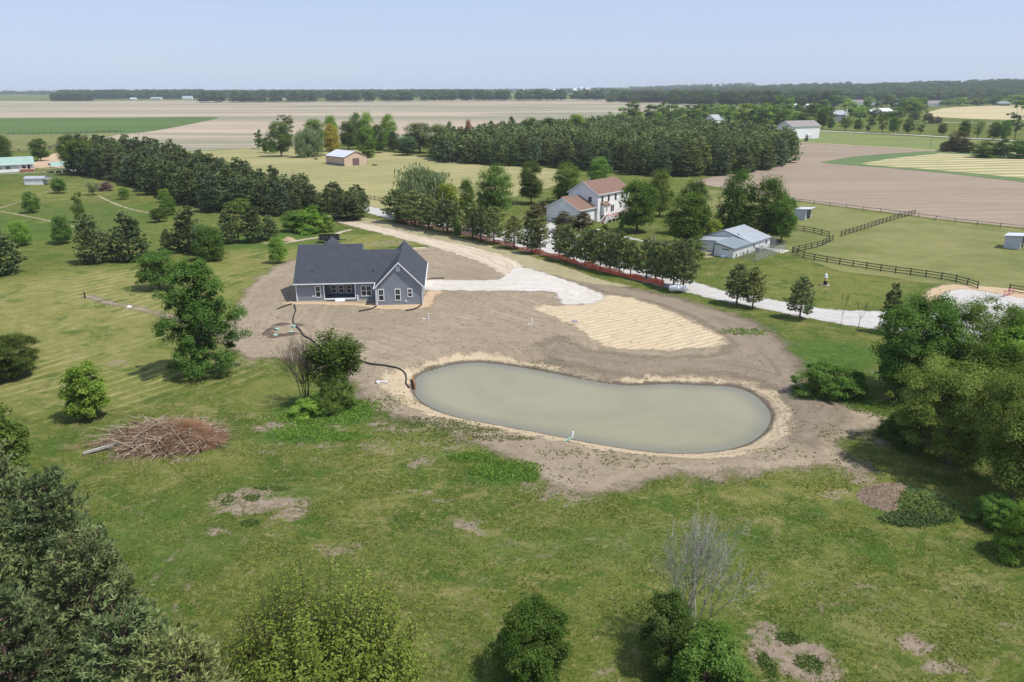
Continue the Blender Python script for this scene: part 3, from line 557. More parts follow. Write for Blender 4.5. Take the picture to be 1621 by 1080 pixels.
NEAR['pine'] = [pine('np%d'%i, h=12, wd=9, cb=.05, whorl=26, per=8, tufts=22, cpt=9, nl=.42, seed=120+i, cardw=.085, prof=.62, up=.22, trunk=.22) for i in range(2)]
# upright bright green sapling crown with many thin shoots
def shoots(name, h, wd, seed, n=620, per=75, leaf=.14):
    rng = np.random.default_rng(seed); S = []; P = []; tn = []
    for k in range(n):
        az = rng.uniform(0, 2*math.pi); R = wd/2*math.sqrt(rng.uniform()); zt = h*(1-.50*(2*R/wd)**1.3)*rng.uniform(.68, 1.04)*(1+.10*math.sin(az*3)+.08*math.sin(az*5+1))
        p = np.array([math.cos(az)*R*.35, math.sin(az)*R*.35, zt*.25]); q = np.array([math.cos(az)*R, math.sin(az)*R, zt]); m = (p+q)/2+np.array([math.cos(az), math.sin(az), 0])*R*.15
        S.append([0,0,0,*p,.05,.03]) if k % 8 == 0 else None; S.append([*p,*m,.022,.014]); S.append([*m,*q,.014,.004]); tb = rng.normal()*.2
        s = rng.uniform(0, 1, per)[:,None]**.8; c = np.where(s < .5, p+(m-p)*s*2, m+(q-m)*(s-.5)*2)+rng.normal(size=(per,3))*.13; P.append(c); tn += list(np.clip(.5+tb+.2*rng.normal(size=per)+(.1*(s[:,0]-.5)), 0, 1))
    P = np.concatenate(P); V, F, t_ = leaf_cloud(P, nrm(P-np.array([0,0,h*.3])), leaf, rng, np.array(tn), .55); cm = mesh_np(name+'_crown', V, F, False, None, {'tint': t_}); cm.materials.append(M['leaf'])
    tv, tf = segs_mesh([s for s in S if s], 4); tm = mesh_np(name+'_trunk', tv, tf); tm.materials.append(M['bark']); return (cm, tm, h, wd)
NEAR['sapling'] = [shoots('sap', 7, 9, 7)]
GREEN0 = {'mid': (.072,.125,.026), 'dark': (.047,.072,.018), 'deep': (.058,.094,.019), 'bright': (.115,.185,.030), 'lime': (.20,.255,.030), 'yellow': (.33,.30,.045), 'olive': (.105,.130,.040),
  'grey': (.115,.145,.068), 'brown': (.072,.066,.030), 'pine': (.044,.058,.024), 'pine2': (.056,.074,.030), 'pine_olive': (.078,.096,.036), 'teal': (.055,.100,.042), 'dead': (.15,.085,.05), 'far': (.036,.066,.026), 'pink': (.20,.13,.13), 'sapling': (.125,.165,.030), 'spruce': (.046,.064,.034)}
GREEN = {k: tuple(c*(2.75 if 'pine' in k or k == 'spruce' else 1.7) for c in v) for k, v in GREEN0.items()}
GREEN['lime'] = (.25,.31,.045); GREEN['yellow'] = (.42,.37,.06); GREEN['pink'] = (.26,.17,.16); GREEN['far'] = (.085,.125,.045); GREEN['sapling'] = (.23,.29,.055); GREEN['olive'] = (.145,.212,.048)
NK = {'pine':'pine_tree','lanepine':'pine_tree','farpine':'pine_tree','bush':'bush','shrub':'bush','willow':'willow_tree'}
_ti = [0]
def plant(proto, x, y, h, wd, color, label=None, group=None, name=None, cat=None, parts=True, rz=None, z=None):
    _ti[0] += 1; rnd = random.Random(_ti[0]*7+1)
    cm, tm, ph, pw = proto; s = (wd/pw, wd/pw, h/ph); z = hz1(x, y) if z is None else z; rz = rnd.uniform(0, 6.28) if rz is None else rz
    nm = name or 'tree'; c = GREEN[color] if isinstance(color, str) else color; v = rnd.uniform(.9, 1.12); u = rnd.uniform(.93, 1.09); c = (c[0]*v*u, c[1]*v, c[2]*v, 1)
    if not parts:
        o = obj(nm, cm, None, None, (x, y, z)); o.rotation_euler = (0,0,rz); o.scale = s; o.color = c; return tag(o, label, cat or 'tree', group)
    r = thing(nm, label, cat or ('bush' if nm == 'bush' else 'tree'), (x, y, z), rz, group); r.scale = s
    if cm: o = obj('crown', cm, None, r); o.color = c
    o = obj('stems' if nm == 'bush' else 'trunk', tm, None, r); return r
def T(kind, bx, by, top, wpx, color, label, group=None, name=None, near=False, v=None, hk=1.0):
    x, y = G(bx, by); ht = HY(bx, top, y)[1]*hk-hz1(x, y); depth = y*math.cos(PITCH)+CAMH*math.sin(PITCH); wd = wpx/FPX*depth
    L = (NEAR if near else MID)[kind]; pr = L[(_ti[0]*5+3) % len(L)] if v is None else L[v % len(L)]
    return plant(pr, x, y, max(ht, .6), wd, color, label, group, name or NK.get(kind, 'tree'))
# ---- near and middle trees, each described
T('elm', 322, 592, 404, 128, (.100,.175,.040), 'tall loose-crowned green tree standing left of the bare dirt yard', near=True)
T('oval', 335, 412, 358, 50, 'mid', 'green tree right behind the top of the tall loose-crowned tree')
T('round', 252, 458, 396, 62, 'mid', 'rounded dense green tree left of the tall loose-crowned tree', name='tree')
T('maple', 141, 664, 573, 70, 'bright', 'young leafy tree just above and left of the brush pile', near=True)
T('oak', 14, 598, 532, 92, 'dark', 'dark dense low tree at the left edge level with the tall tree', near=True, v=0)
T('pine', 4, 434, 360, 78, 'pine2', 'bushy dark pine at the left edge of the pasture')
for a in [('pine', 150, 416, 340, 62, 'pine2', 'left of the two broad pines in the middle of the left pasture'), ('pine', 206, 411, 336, 72, 'pine', 'right of the two broad pines in the middle of the left pasture'),
  ('sparse', 178, 410, 358, 34, 'grey', 'thin grey-green tree squeezed between two broad pines'), ('oval', 100, 386, 341, 36, 'mid', 'round green tree left of the two broad pasture pines'),
  ('column', 127, 352, 303, 18, 'mid', 'slim upright tree behind the broad pasture pines'), ('oval', 33, 390, 350, 36, 'bright', 'small round light green tree near the left edge of the pasture'),
  ('oval', 51, 337, 303, 27, 'mid', 'small dark tree alone in the pasture below the white shed'), ('round', 95, 306, 282, 24, 'mid', 'small round tree right of the white shed'),
  ('sparse', 148, 309, 287, 26, 'grey', 'small greyish tree beside a pink flowering shrub'), ('round', 197, 316, 297, 17, 'mid', 'tiny round tree alone below the windbreak'),
  ('round', 263, 320, 299, 22, 'bright', 'small light green tree at the foot of the windbreak'), ('oval', 268, 341, 310, 24, 'mid', 'small leafy tree just below the windbreak foot'), ('round', 253, 352, 329, 26, 'deep', 'low dark leafy tree in front of a lighter one below the windbreak'),
  ('pine', 302, 397, 327, 66, 'pine', 'broad dark pine at right of the left pasture'), ('pine', 266, 394, 362, 28, 'pine2', 'small pine tucked left of a broad dark pine'), ('oval', 325, 402, 356, 42, 'teal', 'blue-green leafy tree right of the broad dark pine'),
  ('pine', 362, 386, 333, 40, 'pine2', 'pine left in the clump above the tall tree'), ('sparse', 378, 384, 318, 44, 'olive', 'tall olive tree in the clump above the tall tree'), ('pine', 402, 384, 326, 46, 'pine', 'pine right in the clump above the tall tree'), ('pine', 428, 380, 340, 34, 'pine2', 'small pine closing the clump at its right end'),
  ('round', 465, 366, 334, 38, 'mid', 'leafy tree left of the brightest bush by the drive'), ('bush', 492, 368, 324, 46, 'bright', 'brightest green leafy bush at the end of the windbreak'), ('bush', 516, 366, 338, 28, 'bright', 'smaller bright bush next to the beige drive'),
  ('oval', 441, 418, 374, 28, 'bright', 'small young tree alone on the lawn left of the new house'),
  ('round', 137, 276, 222, 64, 'deep', 'large round broadleaf tree at the left end of the windbreak'), ('round', 112, 262, 213, 34, 'dark', 'dark tree behind the green-roofed garage'), ('round', 160, 280, 232, 40, 'deep', 'broadleaf tree at the front of the windbreak next to the large round one'),
  ('oval', 236, 300, 268, 24, 'bright', 'light green tree in front of the windbreak pines'), ('round', 277, 313, 276, 30, 'teal', 'blue-green tree in front of the windbreak pines'), ('oval', 305, 321, 283, 22, 'mid', 'slim light tree in front of the windbreak pines'), ('oval', 340, 331, 294, 24, 'bright', 'bright small tree before the middle of the windbreak'), ('sparse', 382, 345, 314, 32, 'olive', 'yellowish leafy tree before the right half of the windbreak'),
  ('round', 65, 255, 219, 28, 'deep', 'round dark tree between the white ranch house and its garage'), ('round', 4, 264, 212, 34, 'deep', 'large tree behind the white ranch house at the left edge'),
  ('column', 410, 236, 205, 14, 'deep', 'slim dark columnar tree furthest left of the barn grove'), ('oval', 421, 242, 218, 13, 'deep', 'short dark conical tree second in the barn grove'), ('oval', 432, 243, 220, 14, 'mid', 'short conical tree third in the barn grove'),
  ('round', 446, 248, 192, 38, 'olive', 'tall olive round tree in the barn grove'), ('sparse', 456, 238, 179, 30, 'brown', 'thin brownish treetop behind the barn grove'), ('willow', 489, 249, 200, 46, 'grey', 'drooping grey-green willow left of the tan barn'),
  ('round', 500, 236, 188, 34, 'mid', 'round tree behind the willow left of the barn'), ('oval', 526, 240, 182, 28, 'bright', 'bright tall tree behind the yellow tree'), ('oval', 526, 246, 196, 24, 'yellow', 'yellow-leaved tree beside the tan barn'),
  ('round', 552, 238, 192, 30, 'dark', 'dark tree directly behind the tan barn'), ('oval', 566, 236, 178, 24, 'mid', 'left of the two tall green trees behind the barn roof'), ('oval', 583, 236, 177, 26, 'bright', 'right of the two tall green trees behind the barn roof'), ('round', 581, 250, 200, 30, 'mid', 'mid-sized green tree at the right corner of the barn'), ('bush', 583, 250, 224, 26, 'bright', 'low bright bush at the right rear corner of the barn'),
  ('oval', 616, 238, 180, 30, 'bright', 'tall bright tree with rounded top right of the barn grove'), ('oval', 600, 242, 196, 26, 'deep', 'darker tree left of the white pole'), ('oval', 624, 240, 208, 20, 'dark', 'narrow dark tree right of the white pole'), ('round', 645, 246, 216, 36, 'teal', 'rounded blue-green low tree at the front of the pine wood'),
  ('round', 664, 242, 194, 50, 'pine2', 'big dark round tree at the left end of the pine wood'), ('round', 695, 248, 196, 46, 'pine2', 'second big dark round tree of the pine wood'), ('oval', 690, 251, 222, 20, 'bright', 'small bright tree in front of the dark wood'),
  ('willow', 668, 345, 258, 84, 'grey', 'large drooping grey-green willow behind the lane pines'), ('round', 712, 350, 290, 40, 'lime', 'yellow-green tree beside the large willow'), ('oval', 739, 348, 283, 32, 'deep', 'dark oval tree between the willow and the house'),
  ('oval', 784, 342, 261, 56, 'mid', 'tall broad green tree left of the two-storey house'), ('round', 841, 323, 256, 44, 'dark', 'dark egg-shaped tree on the barn lawn'), ('oval', 898, 322, 257, 52, 'olive', 'light olive tree behind the garage roof'), ('round', 947, 300, 249, 36, 'mid', 'green tree behind the ridge of the two-storey house'),
  ('round', 1008, 368, 284, 66, 'deep', 'tree on the lawn hiding the right end of the two-storey house'), ('oval', 1044, 342, 269, 40, 'olive', 'lighter tree behind the right end of the two-storey house'),
  ('bush', 893, 368, 334, 36, 'brown', 'left brownish bush in front of the garage'), ('bush', 922, 366, 333, 40, 'brown', 'right brownish bush in front of the garage'), ('bush', 846, 359, 322, 38, 'brown', 'brown-green round bush left of the garage'),
  ('round', 1087, 392, 306, 74, 'deep', 'broad dark tree left of the kennel'), ('round', 1095, 372, 286, 48, 'dark', 'dark treetop behind the broad tree left of the kennel'), ('round', 1128, 388, 348, 28, 'lime', 'yellow-green round tree touching the kennel roof'),
  ('oval', 1163, 376, 268, 60, 'deep', 'tallest tree behind the kennel'), ('oval', 1212, 380, 279, 62, 'deep', 'right tree of the pair behind the kennel'), ('round', 1236, 384, 312, 50, 'mid', 'leaning leafy tree at the right rear corner of the kennel'), ('bush', 1100, 408, 374, 34, 'olive', 'pale small bush before the tree left of the kennel'),
  ('bush', 908, 362, 345, 20, 'mid', 'low green bush close to the garage wall')]:
    T(*a)
T('bush', 168, 302, 287, 26, 'pink', 'pinkish flowering shrub in the left pasture')
T('bush', 957, 362, 354, 12, 'bright', 'small round shrub under the deck stairs'); T('bush', 984, 361, 352, 10, 'mid', 'tiny shrub under the deck'); T('bush', 722, 340, 326, 22, 'brown', 'low brownish shrub by the lane')
T('bush', 858, 340, 318, 30, 'brown', 'brown hedge shrub behind the garage')
# right hand grove
T('pine', 1408, 526, 450, 40, 'pine', 'slim dark pine rising behind the right grove')
T('oak', 1446, 628, 470, 130, 'mid', 'big bright leafy tree at the left edge of the right grove', near=True, v=0)
T('honey', 1545, 625, 478, 140, 'olive', 'finer-leaved tree behind the middle of the right grove', near=True, v=0)
T('oak', 1618, 640, 498, 150, 'bright', 'large bright leafy tree at the right edge of the photograph', near=True, v=1)
T('honey', 1500, 735, 578, 180, 'olive', 'feathery olive tree at the front of the right grove', near=True, v=1)
T('honey', 1600, 790, 590, 180, 'olive', 'feathery tree in the front right corner of the grove', near=True, v=0)
T('oak', 1560, 700, 545, 120, 'deep', 'dark leafy tree hidden in the middle of the right grove', near=True, v=0)
T('shrub', 1308, 627, 576, 92, 'mid', 'rounded yellowish green bush right of the dirt track', near=True, name='bush', v=0)
T('shrub', 1352, 622, 590, 46, 'mid', 'smaller bush next to the rounded one by the dirt track', near=True, name='bush', v=1)
T('shrub', 1425, 700, 655, 70, 'deep', 'low dark bush at the foot of the front feathery tree', near=True, name='bush', v=1)
T('shrub', 1580, 832, 788, 80, 'mid', 'low leafy bush in the shade under the grove', near=True, name='bush', v=0)
T('shrub', 1612, 880, 800, 80, 'bright', 'bright bush at the right edge below the grove', near=True, name='bush', v=1)
# foreground
for a in [(20,930,700,'pine2','pine highest up the slope in the lower left group'), (112,1010,752,'pine','large pine with its top nearest the brush pile'), (0,1090,840,'pine2','pine cut by the left edge in the lower left group'), (178,1120,848,'pine2','pine right of the largest one in the lower left group'),
          (60,1240,940,'pine','dark pine at the bottom left corner'), (236,1230,968,'pine2','pine low in the frame right of the others'), (322,1330,1010,'pine_olive','lowest pine whose tip stands next to the bright sapling')]:
    x, y = G(a[0], a[1]); ht = HY(a[0], a[2], y)[1]; plant(NEAR['pine'][len(COL.objects) % 2], x, y, ht, 8.6, a[3], a[4], 'pines in the lower left corner', 'pine_tree')
T('maple', -8, 760, 640, 110, 'deep', 'broadleaf tree cut by the left edge above the pines', near=True)
x, y = G(512, 1150); plant(NEAR['sapling'][0], x, y, HY(512, 902, y)[1], 12.5, 'sapling', 'bright yellow-green tree with many upright shoots at the bottom edge', None, 'tree')
T('shrub', 842, 1062, 955, 128, 'deep', 'dark round bush alone in the foreground grass', near=True, name='bush', v=0)
T('shrub', 1060, 1050, 950, 110, 'dark', 'dark bush at the foot of the leafless tree', near=True, name='bush', v=1)
T('shrub', 1118, 1105, 1002, 150, 'mid', 'light green bush in front of the leafless tree', near=True, name='bush', v=0)
def TB(proto, bx, by, top, wpx, label, color='mid', name='tree'):
    x, y = G(bx, by); ht = HY(bx, top, y)[1]; depth = y*math.cos(PITCH)+CAMH*math.sin(PITCH); plant(proto, x, y, ht, wpx/FPX*depth, color, label, None, name, 'tree', rz=0)
TB(bare_tree('snag', h=9, wd=7, seed=3, stems=8, levels=5, r0=.05, spread=.46, leafy=900, leaf=.13), 1098, 1010, 812, 185, 'leafless grey tree of many thin upright stems in the foreground', name='bare_tree')
TB(bare_tree('snag2', h=8, wd=6, seed=5, stems=10, levels=5, mat='bark', r0=.055, spread=.55), 484, 642, 522, 100, 'leafless dark twiggy tree left of a sparse green one', name='bare_tree')
TB(bare_tree('thin', h=8, wd=5, seed=8, stems=6, levels=4, mat='bark', r0=.07, spread=.5, leafy=8500, leaf=.22), 531, 645, 520, 96, 'sparse-leaved green tree between the drain hose and the grass', 'deep')
T('shrub', 500, 652, 630, 70, 'bright', 'low weedy bush at the foot of the leafless and sparse trees', near=True, name='bush', v=0)
T('shrub', 533, 646, 585, 62, 'olive', 'leafy lower growth around the stems of the sparse tree', near=True, name='bush', v=1)
sp = bare_tree('sprig', h=4, wd=2.4, seed=12, levels=3, mat='bark', r0=.05, spread=.5)
TB(sp, 1330, 515, 460, 20, 'left of two leafless saplings beside the lane', name='bare_sapling'); TB(sp, 1357, 520, 473, 28, 'right of two leafless saplings beside the lane', name='bare_sapling')
T('oval', 725, 376, 344, 14, 'mid', 'thin leafy sapling between the drive and the orange fence')
# ---- pines along the lane
ORD = ['first','second','third','fourth','fifth','sixth','seventh','eighth','ninth','tenth','eleventh','twelfth','thirteenth','fourteenth','fifteenth','sixteenth','seventeenth','eighteenth','nineteenth','twentieth','twenty-first','twenty-second','twenty-third','twenty-fourth','twenty-fifth','twenty-sixth','twenty-seventh','twenty-eighth','twenty-ninth','thirtieth']
lane = [(629,352,302,46),(638,354,318,34),(657,359,306,44),(678,364,312,44),(708,370,318,44),(722,373,322,30),(748,379,326,36),(761,382,330,34),(782,386,330,34),(814,393,344,34),(842,401,352,30),(855,401,346,32),(886,407,360,26),(897,413,358,34),(908,415,366,30),(926,420,364,34),(938,423,366,34),(950,427,366,34),(965,431,368,36),(980,435,370,36),(998,438,384,30),(1023,441,380,38),(1037,446,386,34),(1048,449,388,32),(1066,454,382,40),(1081,460,382,46)]
for i, (bx, by, tp, wpx) in enumerate(lane[::-1]):
    T('lanepine', bx, by, tp-3, wpx*1.35, 'pine_olive' if i % 3 else 'pine2', '%s pine counted from the propane tank along the orange fence' % ORD[i], 'pines along the orange safety fence', 'pine_tree')
T('lanepine', 1166, 482, 418, 54, 'pine2', 'left pine of the close pair beside the gravel lane'); T('lanepine', 1191, 487, 424, 48, 'pine_olive', 'right pine of the close pair beside the gravel lane'); T('lanepine', 1266, 503, 438, 54, 'pine2', 'single pine below the lawn ornament beside the lane')
T('lanepine', 561, 342, 304, 26, 'pine2', 'left of two small pines by the rail fence and lane'); T('lanepine', 576, 344, 304, 30, 'pine2', 'right of two small pines by the rail fence and lane')
# ---- windbreak
rng = np.random.default_rng(4)
fr = smooth_poly(GP([(122,276),(180,284),(225,296),(300,322),(370,336),(440,340),(500,346),(560,345)]), 12, False)
bk = smooth_poly(GP([(122,256),(190,256),(250,264),(320,282),(390,300),(450,313),(520,325),(585,335)]), 12, False)
cum = np.concatenate([[0], np.cumsum(np.linalg.norm(np.diff(fr, axis=0), axis=1))]); nW = 0
def at_(P, s): t = s*(len(P)-1); i = min(int(t), len(P)-2); return P[i]+(P[i+1]-P[i])*(t-i)
for r_ in range(4):
    s = 0.0
    while s < 1:
        p = at_(fr, s)*(1-r_/3)+at_(bk, s)*(r_/3)+rng.normal(size=2)*1.2; L_ = np.linalg.norm(at_(fr, min(1, s+.02))-at_(fr, s))/.02; s += 6.0/max(L_, 60)*rng.uniform(.8, 1.2)
        hh = (13.5-6.0*(s**1.3))*rng.uniform(.82, 1.1); plant(MID['pine'][rng.integers(4)], p[0], p[1], hh, rng.uniform(7.5, 10)*(.9 if s > .7 else 1.05), ['pine','pine','pine2','spruce'][rng.integers(4)], 'dark pine in the long windbreak running from the ranch garage to the lane', 'windbreak pines', 'pine_tree'); nW += 1
# ---- pine wood behind the lawn
wp_ = GP([(690,256),(780,263),(850,265),(930,272),(1000,278),(1080,283),(1150,281),(1215,270),(1258,256),(1252,238),(1180,222),(1080,212),(1000,208),(900,212),(780,226),(700,236)])
x0, y0 = wp_.min(0); x1, y1 = wp_.max(0); cand = []
gx = np.arange(x0, x1, 7.6); gy = np.arange(y0, y1, 8.2)
for j, yy in enumerate(gy):
    for xx in gx: cand.append((xx+(j % 2)*3.8+rng.normal()*1.1, yy+rng.normal()*1.1))
cand = np.array(cand); cand = cand[signed_dist(cand[:,0], cand[:,1], wp_) > 0]; cand = cand[np.argsort(np.hypot(cand[:,0], cand[:,1]))]
NI = min(len(cand), 292-nW-45); rest = cand[NI:]
for i, (xx, yy) in enumerate(cand[:NI]):
    far = i > 70
    plant((MID['farpine'] if far else MID['pine'])[rng.integers(3)], xx, yy, rng.uniform(10.5, 13.5), rng.uniform(9, 11), ['pine','pine2','pine2','pine_olive','spruce'][rng.integers(5)], 'dark pine in the dense pine wood beyond the two-storey house', 'pines of the wood', 'pine_tree')
def merged(name, proto_list, pts, hs, ws, mat='needle', kinds=None, color='pine2', tints=None, seed=1):
    """one countless stand as a single mesh"""
    rng = np.random.default_rng(seed); VV = []; TT = []
    cache = []
    for pr in proto_list:
        me = pr[0]; v = np.zeros(len(me.vertices)*3, np.float32); me.vertices.foreach_get('co', v); tn = np.zeros(len(me.polygons), np.float32); me.attributes['tint'].data.foreach_get('value', tn); cache.append((v.reshape(-1,3), tn, pr[2], pr[3]))
    for i, (x, y) in enumerate(pts):
        v, tn, ph, pw = cache[rng.integers(len(cache))]; a = rng.uniform(0, 6.28); c, s = math.cos(a), math.sin(a); sc = ws[i]/pw
        VV.append(np.stack([(v[:,0]*c-v[:,1]*s)*sc+x, (v[:,0]*s+v[:,1]*c)*sc+y, v[:,2]*hs[i]/ph+hz1(x, y)], 1)); TT.append(np.clip(tn+rng.normal()*(.24 if tints is None else tints), 0, 1))
    V = np.concatenate(VV); me = mesh_np(name, V, np.arange(len(V)).reshape(-1,4), False, None, {'tint': np.concatenate(TT)}); o = obj(name, me, M[mat]); o.color = (*GREEN[color], 1); return o
if len(rest):
    o = merged('pine_wood', MID['farpine'], rest, rng.uniform(10.5, 13.5, len(rest)), rng.uniform(9.5, 11.5, len(rest))); tag(o, 'back of the dense dark pine wood', 'pine wood', kind='stuff')
for (bx, by, tp, wp2, c, lb) in [(712,240,192,16,'spruce','pointed spruce behind the left part of the pine wood'),(742,238,189,14,'dead','rusty brown dying pine in the wood'),(778,226,191,14,'dark','pointed dark spruce behind the wood near the field'),(796,225,191,16,'dark','second pointed dark spruce behind the wood'),(810,224,184,14,'dark','tallest narrow evergreen behind the wood'),(838,226,186,30,'deep','rounded tree rising behind the pine wood'),(868,225,186,24,'deep','dark rounded tree rising behind the wood right of another'),(912,224,181,34,'bright','bright round tree rising behind the pine wood'),(886,224,192,24,'dark','low dark tree behind the wood')]:
    T('round' if wp2 > 18 else 'oval', bx, by, tp, wp2, c, lb)
# ---- middle distance trees beyond the wood, beside the road
far_l = [(958,198,182,14,'mid'),(966,198,176,12,'bright'),(985,196,168,16,'bright'),(1002,196,158,24,'deep'),(1012,200,178,12,'bright'),(1030,196,163,22,'dark'),(1040,202,176,14,'bright'),(1048,195,160,22,'deep'),(1064,196,163,22,'deep'),(1075,200,168,22,'mid'),(1090,196,166,24,'deep'),(1108,196,162,26,'deep'),(1104,204,172,14,'mid'),(1125,190,164,26,'mid'),(1140,192,164,24,'bright'),(1154,200,166,22,'mid'),(1166,202,172,20,'bright'),(1180,202,160,28,'bright'),(1196,202,168,24,'deep'),(1210,202,160,26,'bright'),(1222,202,168,22,'mid'),(1238,202,172,28,'deep'),(1254,200,172,24,'bright'),(1246,186,152,22,'bright'),(1230,182,150,22,'mid'),(1270,190,160,30,'deep'),(1290,190,162,26,'mid'),(1310,194,168,22,'deep')]
for i, (bx, by, tp, wpx, c) in enumerate(far_l): T('far', bx, by, tp, wpx*1.15, c, 'leafy tree in the belt behind the far white house and barn', 'trees behind the far white house')
road_l = [(1271,203,178,20,'deep'),(1285,203,186,14,'mid'),(1302,204,170,18,'deep'),(1315,205,186,12,'mid'),(1338,207,187,19,'deep'),(1358,208,188,13,'mid'),(1374,208,198,7,'deep'),(1396,211,181,21,'deep'),(1414,212,185,15,'mid'),(1437,212,187,15,'olive'),(1456,214,190,17,'deep'),(1491,214,195,14,'mid'),(1525,219,190,18,'deep'),(1547,219,189,19,'mid'),(1572,222,193,17,'deep'),(1588,223,190,15,'mid'),(1606,221,158,26,'teal')]
for i, (bx, by, tp, wpx, c) in enumerate(road_l): T('sparse' if i % 3 == 1 else 'round', bx, by, tp, wpx*1.1, c, '%s tree from the left in the row beside the country road' % ORD[i], 'trees along the country road')
for a in [('cone', 1276, 225, 212, 9, 'dark', 'tiny conical evergreen alone in the hay meadow'), ('bush', 1498, 240, 222, 26, 'brown', 'left brownish shrub in the clump beyond the hay field'), ('bush', 1514, 240, 206, 34, 'brown', 'tallest brown shrub in the clump beyond the hay field'), ('bush', 1530, 242, 221, 26, 'brown', 'right brownish shrub in the clump beyond the hay field'),
  ('bush', 1556, 250, 222, 38, 'deep', 'left green bush of the hedge above the hay field'), ('bush', 1582, 250, 218, 34, 'teal', 'middle green bush of the hedge above the hay field'), ('bush', 1612, 251, 220, 40, 'mid', 'right green bush of the hedge above the hay field'),
  ('bush', 1468, 191, 177, 17, 'dark', 'round dark bush at the end of the dry hayfield'), ('bush', 1474, 196, 184, 13, 'brown', 'left of two dark shrubs in the green meadow'), ('bush', 1485, 196, 184, 13, 'brown', 'right of two dark shrubs in the green meadow'), ('bush', 1447, 190, 176, 20, 'dark', 'dark bush at the edge of the farmstead trees')]: T(*a)
for (bx, by, tp, wpx, c) in [(1500,168,156,22,'mid'),(1520,167,154,26,'bright'),(1545,168,152,30,'deep'),(1572,167,150,34,'mid'),(1608,168,150,36,'bright'),(1375,166,152,16,'bright'),(1403,168,154,16,'mid'),(1340,172,156,18,'bright'),(1440,170,152,26,'bright'),(1460,168,153,18,'deep'),(1345,186,160,28,'bright'),(1362,190,166,20,'bright'),(1372,184,158,18,'deep'),(1384,190,172,22,'deep'),(1400,190,176,18,'deep'),(1418,190,168,28,'deep'),(1432,184,160,22,'deep'),(1446,184,156,26,'bright'),(1456,180,154,20,'mid'),(1410,172,150,20,'deep'),(1425,172,152,18,'mid'),(1300,178,156,24,'deep'),(1338,200,184,18,'deep'),(1380,200,184,18,'deep'),(1418,200,182,20,'deep'),(1320,172,150,20,'deep'),(1335,168,150,18,'mid'),(1388,172,154,14,'deep'),(1300,196,170,22,'mid'),(1288,182,160,20,'deep')]:
    T('far', bx, by, tp, wpx*1.1, c, 'leafy tree among the far farmhouses on the right', 'trees around the far farmhouses')
# ---- tree belts at the horizon
def belt(px0, px1, yb0, yb1, depth, n, h0, h1, seed, name, lb, w0=1.0, color='far', gap=0):
    rng = np.random.default_rng(seed); pts = []; 
    while len(pts) < n:
        s = rng.uniform(); px = px0+(px1-px0)*s; yb = yb0+(yb1-yb0)*s
        if gap and math.sin(px*.21+seed)+math.sin(px*.083) < gap-1.6: continue
        x, y = G(px, yb); k = rng.uniform(0, depth); d = math.hypot(x, y); pts.append((x*(1+k/d), y*(1+k/d)))
    pts = np.array(pts); hs = rng.uniform(h0, h1, n); tag(merged(name, MID['far'], pts, hs, hs*rng.uniform(.75, 1.1, n)*w0, 'leaf', color=color, seed=seed), lb, 'woods', kind='stuff')
belt(95, 325, 157.5, 157, 350, 420, 23, 36, 1, 'distant_wood', 'rounded far wood beyond the stubble field at the left')
belt(85, 145, 161, 161, 60, 50, 18, 27, 2, 'distant_copse', 'small dark copse in front of the far left wood')
belt(-60, 100, 152, 153, 300, 140, 12, 18, 3, 'distant_wood', 'low far treeline at the left edge')
belt(318, 1000, 163, 158.5, 120, 330, 20, 33, 4, 'distant_hedgerow', 'row of dark trees along the far edge of the stubble field', gap=.75)
belt(330, 770, 157, 156, 500, 520, 23, 33, 5, 'distant_wood', 'darker wood behind the far tree row')
belt(990, 1130, 162, 166, 250, 150, 20, 30, 6, 'distant_wood', 'treeline at the right end of the stubble field')
belt(1060, 1330, 168, 170, 500, 260, 18, 30, 7, 'distant_wood', 'wooded belt above the belt of bright trees')
def region(name, lb, xa, xb, ya, yb, n, h0, h1, seed, cond=None, color='far'):
    rng = np.random.default_rng(seed); pts = []
    while len(pts) < n:
        y = rng.uniform(ya, yb); x = rng.uniform(xa, xb)*y
        if cond is None or cond(x, y): pts.append((x, y))
    hs = rng.uniform(h0, h1, n); tag(merged(name, MID['far'], np.array(pts), hs, hs*rng.uniform(.9, 1.3, n)*1.3, 'leaf', color=color, seed=seed), lb, 'woods', kind='stuff')
region('hillside_wood', 'broad wood covering the low rise on the right horizon', .33, .80, 1950, 3400, 1500, 15, 23, 11)
region('hillside_wood', 'wood along the horizon right of the middle', .12, .42, 1900, 4200, 800, 15, 22, 12)
region('horizon_wood', 'faint blue woods on the horizon', -.75, .3, 4200, 7500, 900, 18, 26, 13)
# ---- weeds and grass tufts
def tuft_mesh(P, hmin, hmax, wid, rng, blades=4, tint=None):
    n = len(P)*blades; B = np.repeat(P, blades, 0)+np.concatenate([rng.normal(size=(n,2))*wid*.6, np.zeros((n,1))], 1); d = rvec(rng, n)*1.1; d[:,2] = .8; d = nrm(d); L = rng.uniform(hmin, hmax, n)[:,None]; s = nrm(np.cross(d, rvec(rng, n)))*wid*.5
    V = np.stack([B-s*.6, B+s*.6, B+d*L*.6+s, B+d*L], 1).reshape(-1,3); tn = np.clip(.5+.34*rng.normal(size=n)+(0 if tint is None else np.repeat(tint, blades)), 0, 1)
    return V, np.arange(n*4).reshape(-1,4), tn
def tufts(name, lb, P, h0, h1, wid, color, seed, blades=4):
    rng = np.random.default_rng(seed); P = np.asarray(P); z = hgt(P[:,0], P[:,1]); V, F, tn = tuft_mesh(np.stack([P[:,0], P[:,1], z], 1), h0, h1, wid, rng, blades); o = obj(name, mesh_np(name, V, F, False, None, {'tint': tn}), M['leaf']); o.color = (*color, 1); return tag(o, lb, 'grass', kind='stuff')
DIRT = smooth_poly(GP(dirt_px), 4)
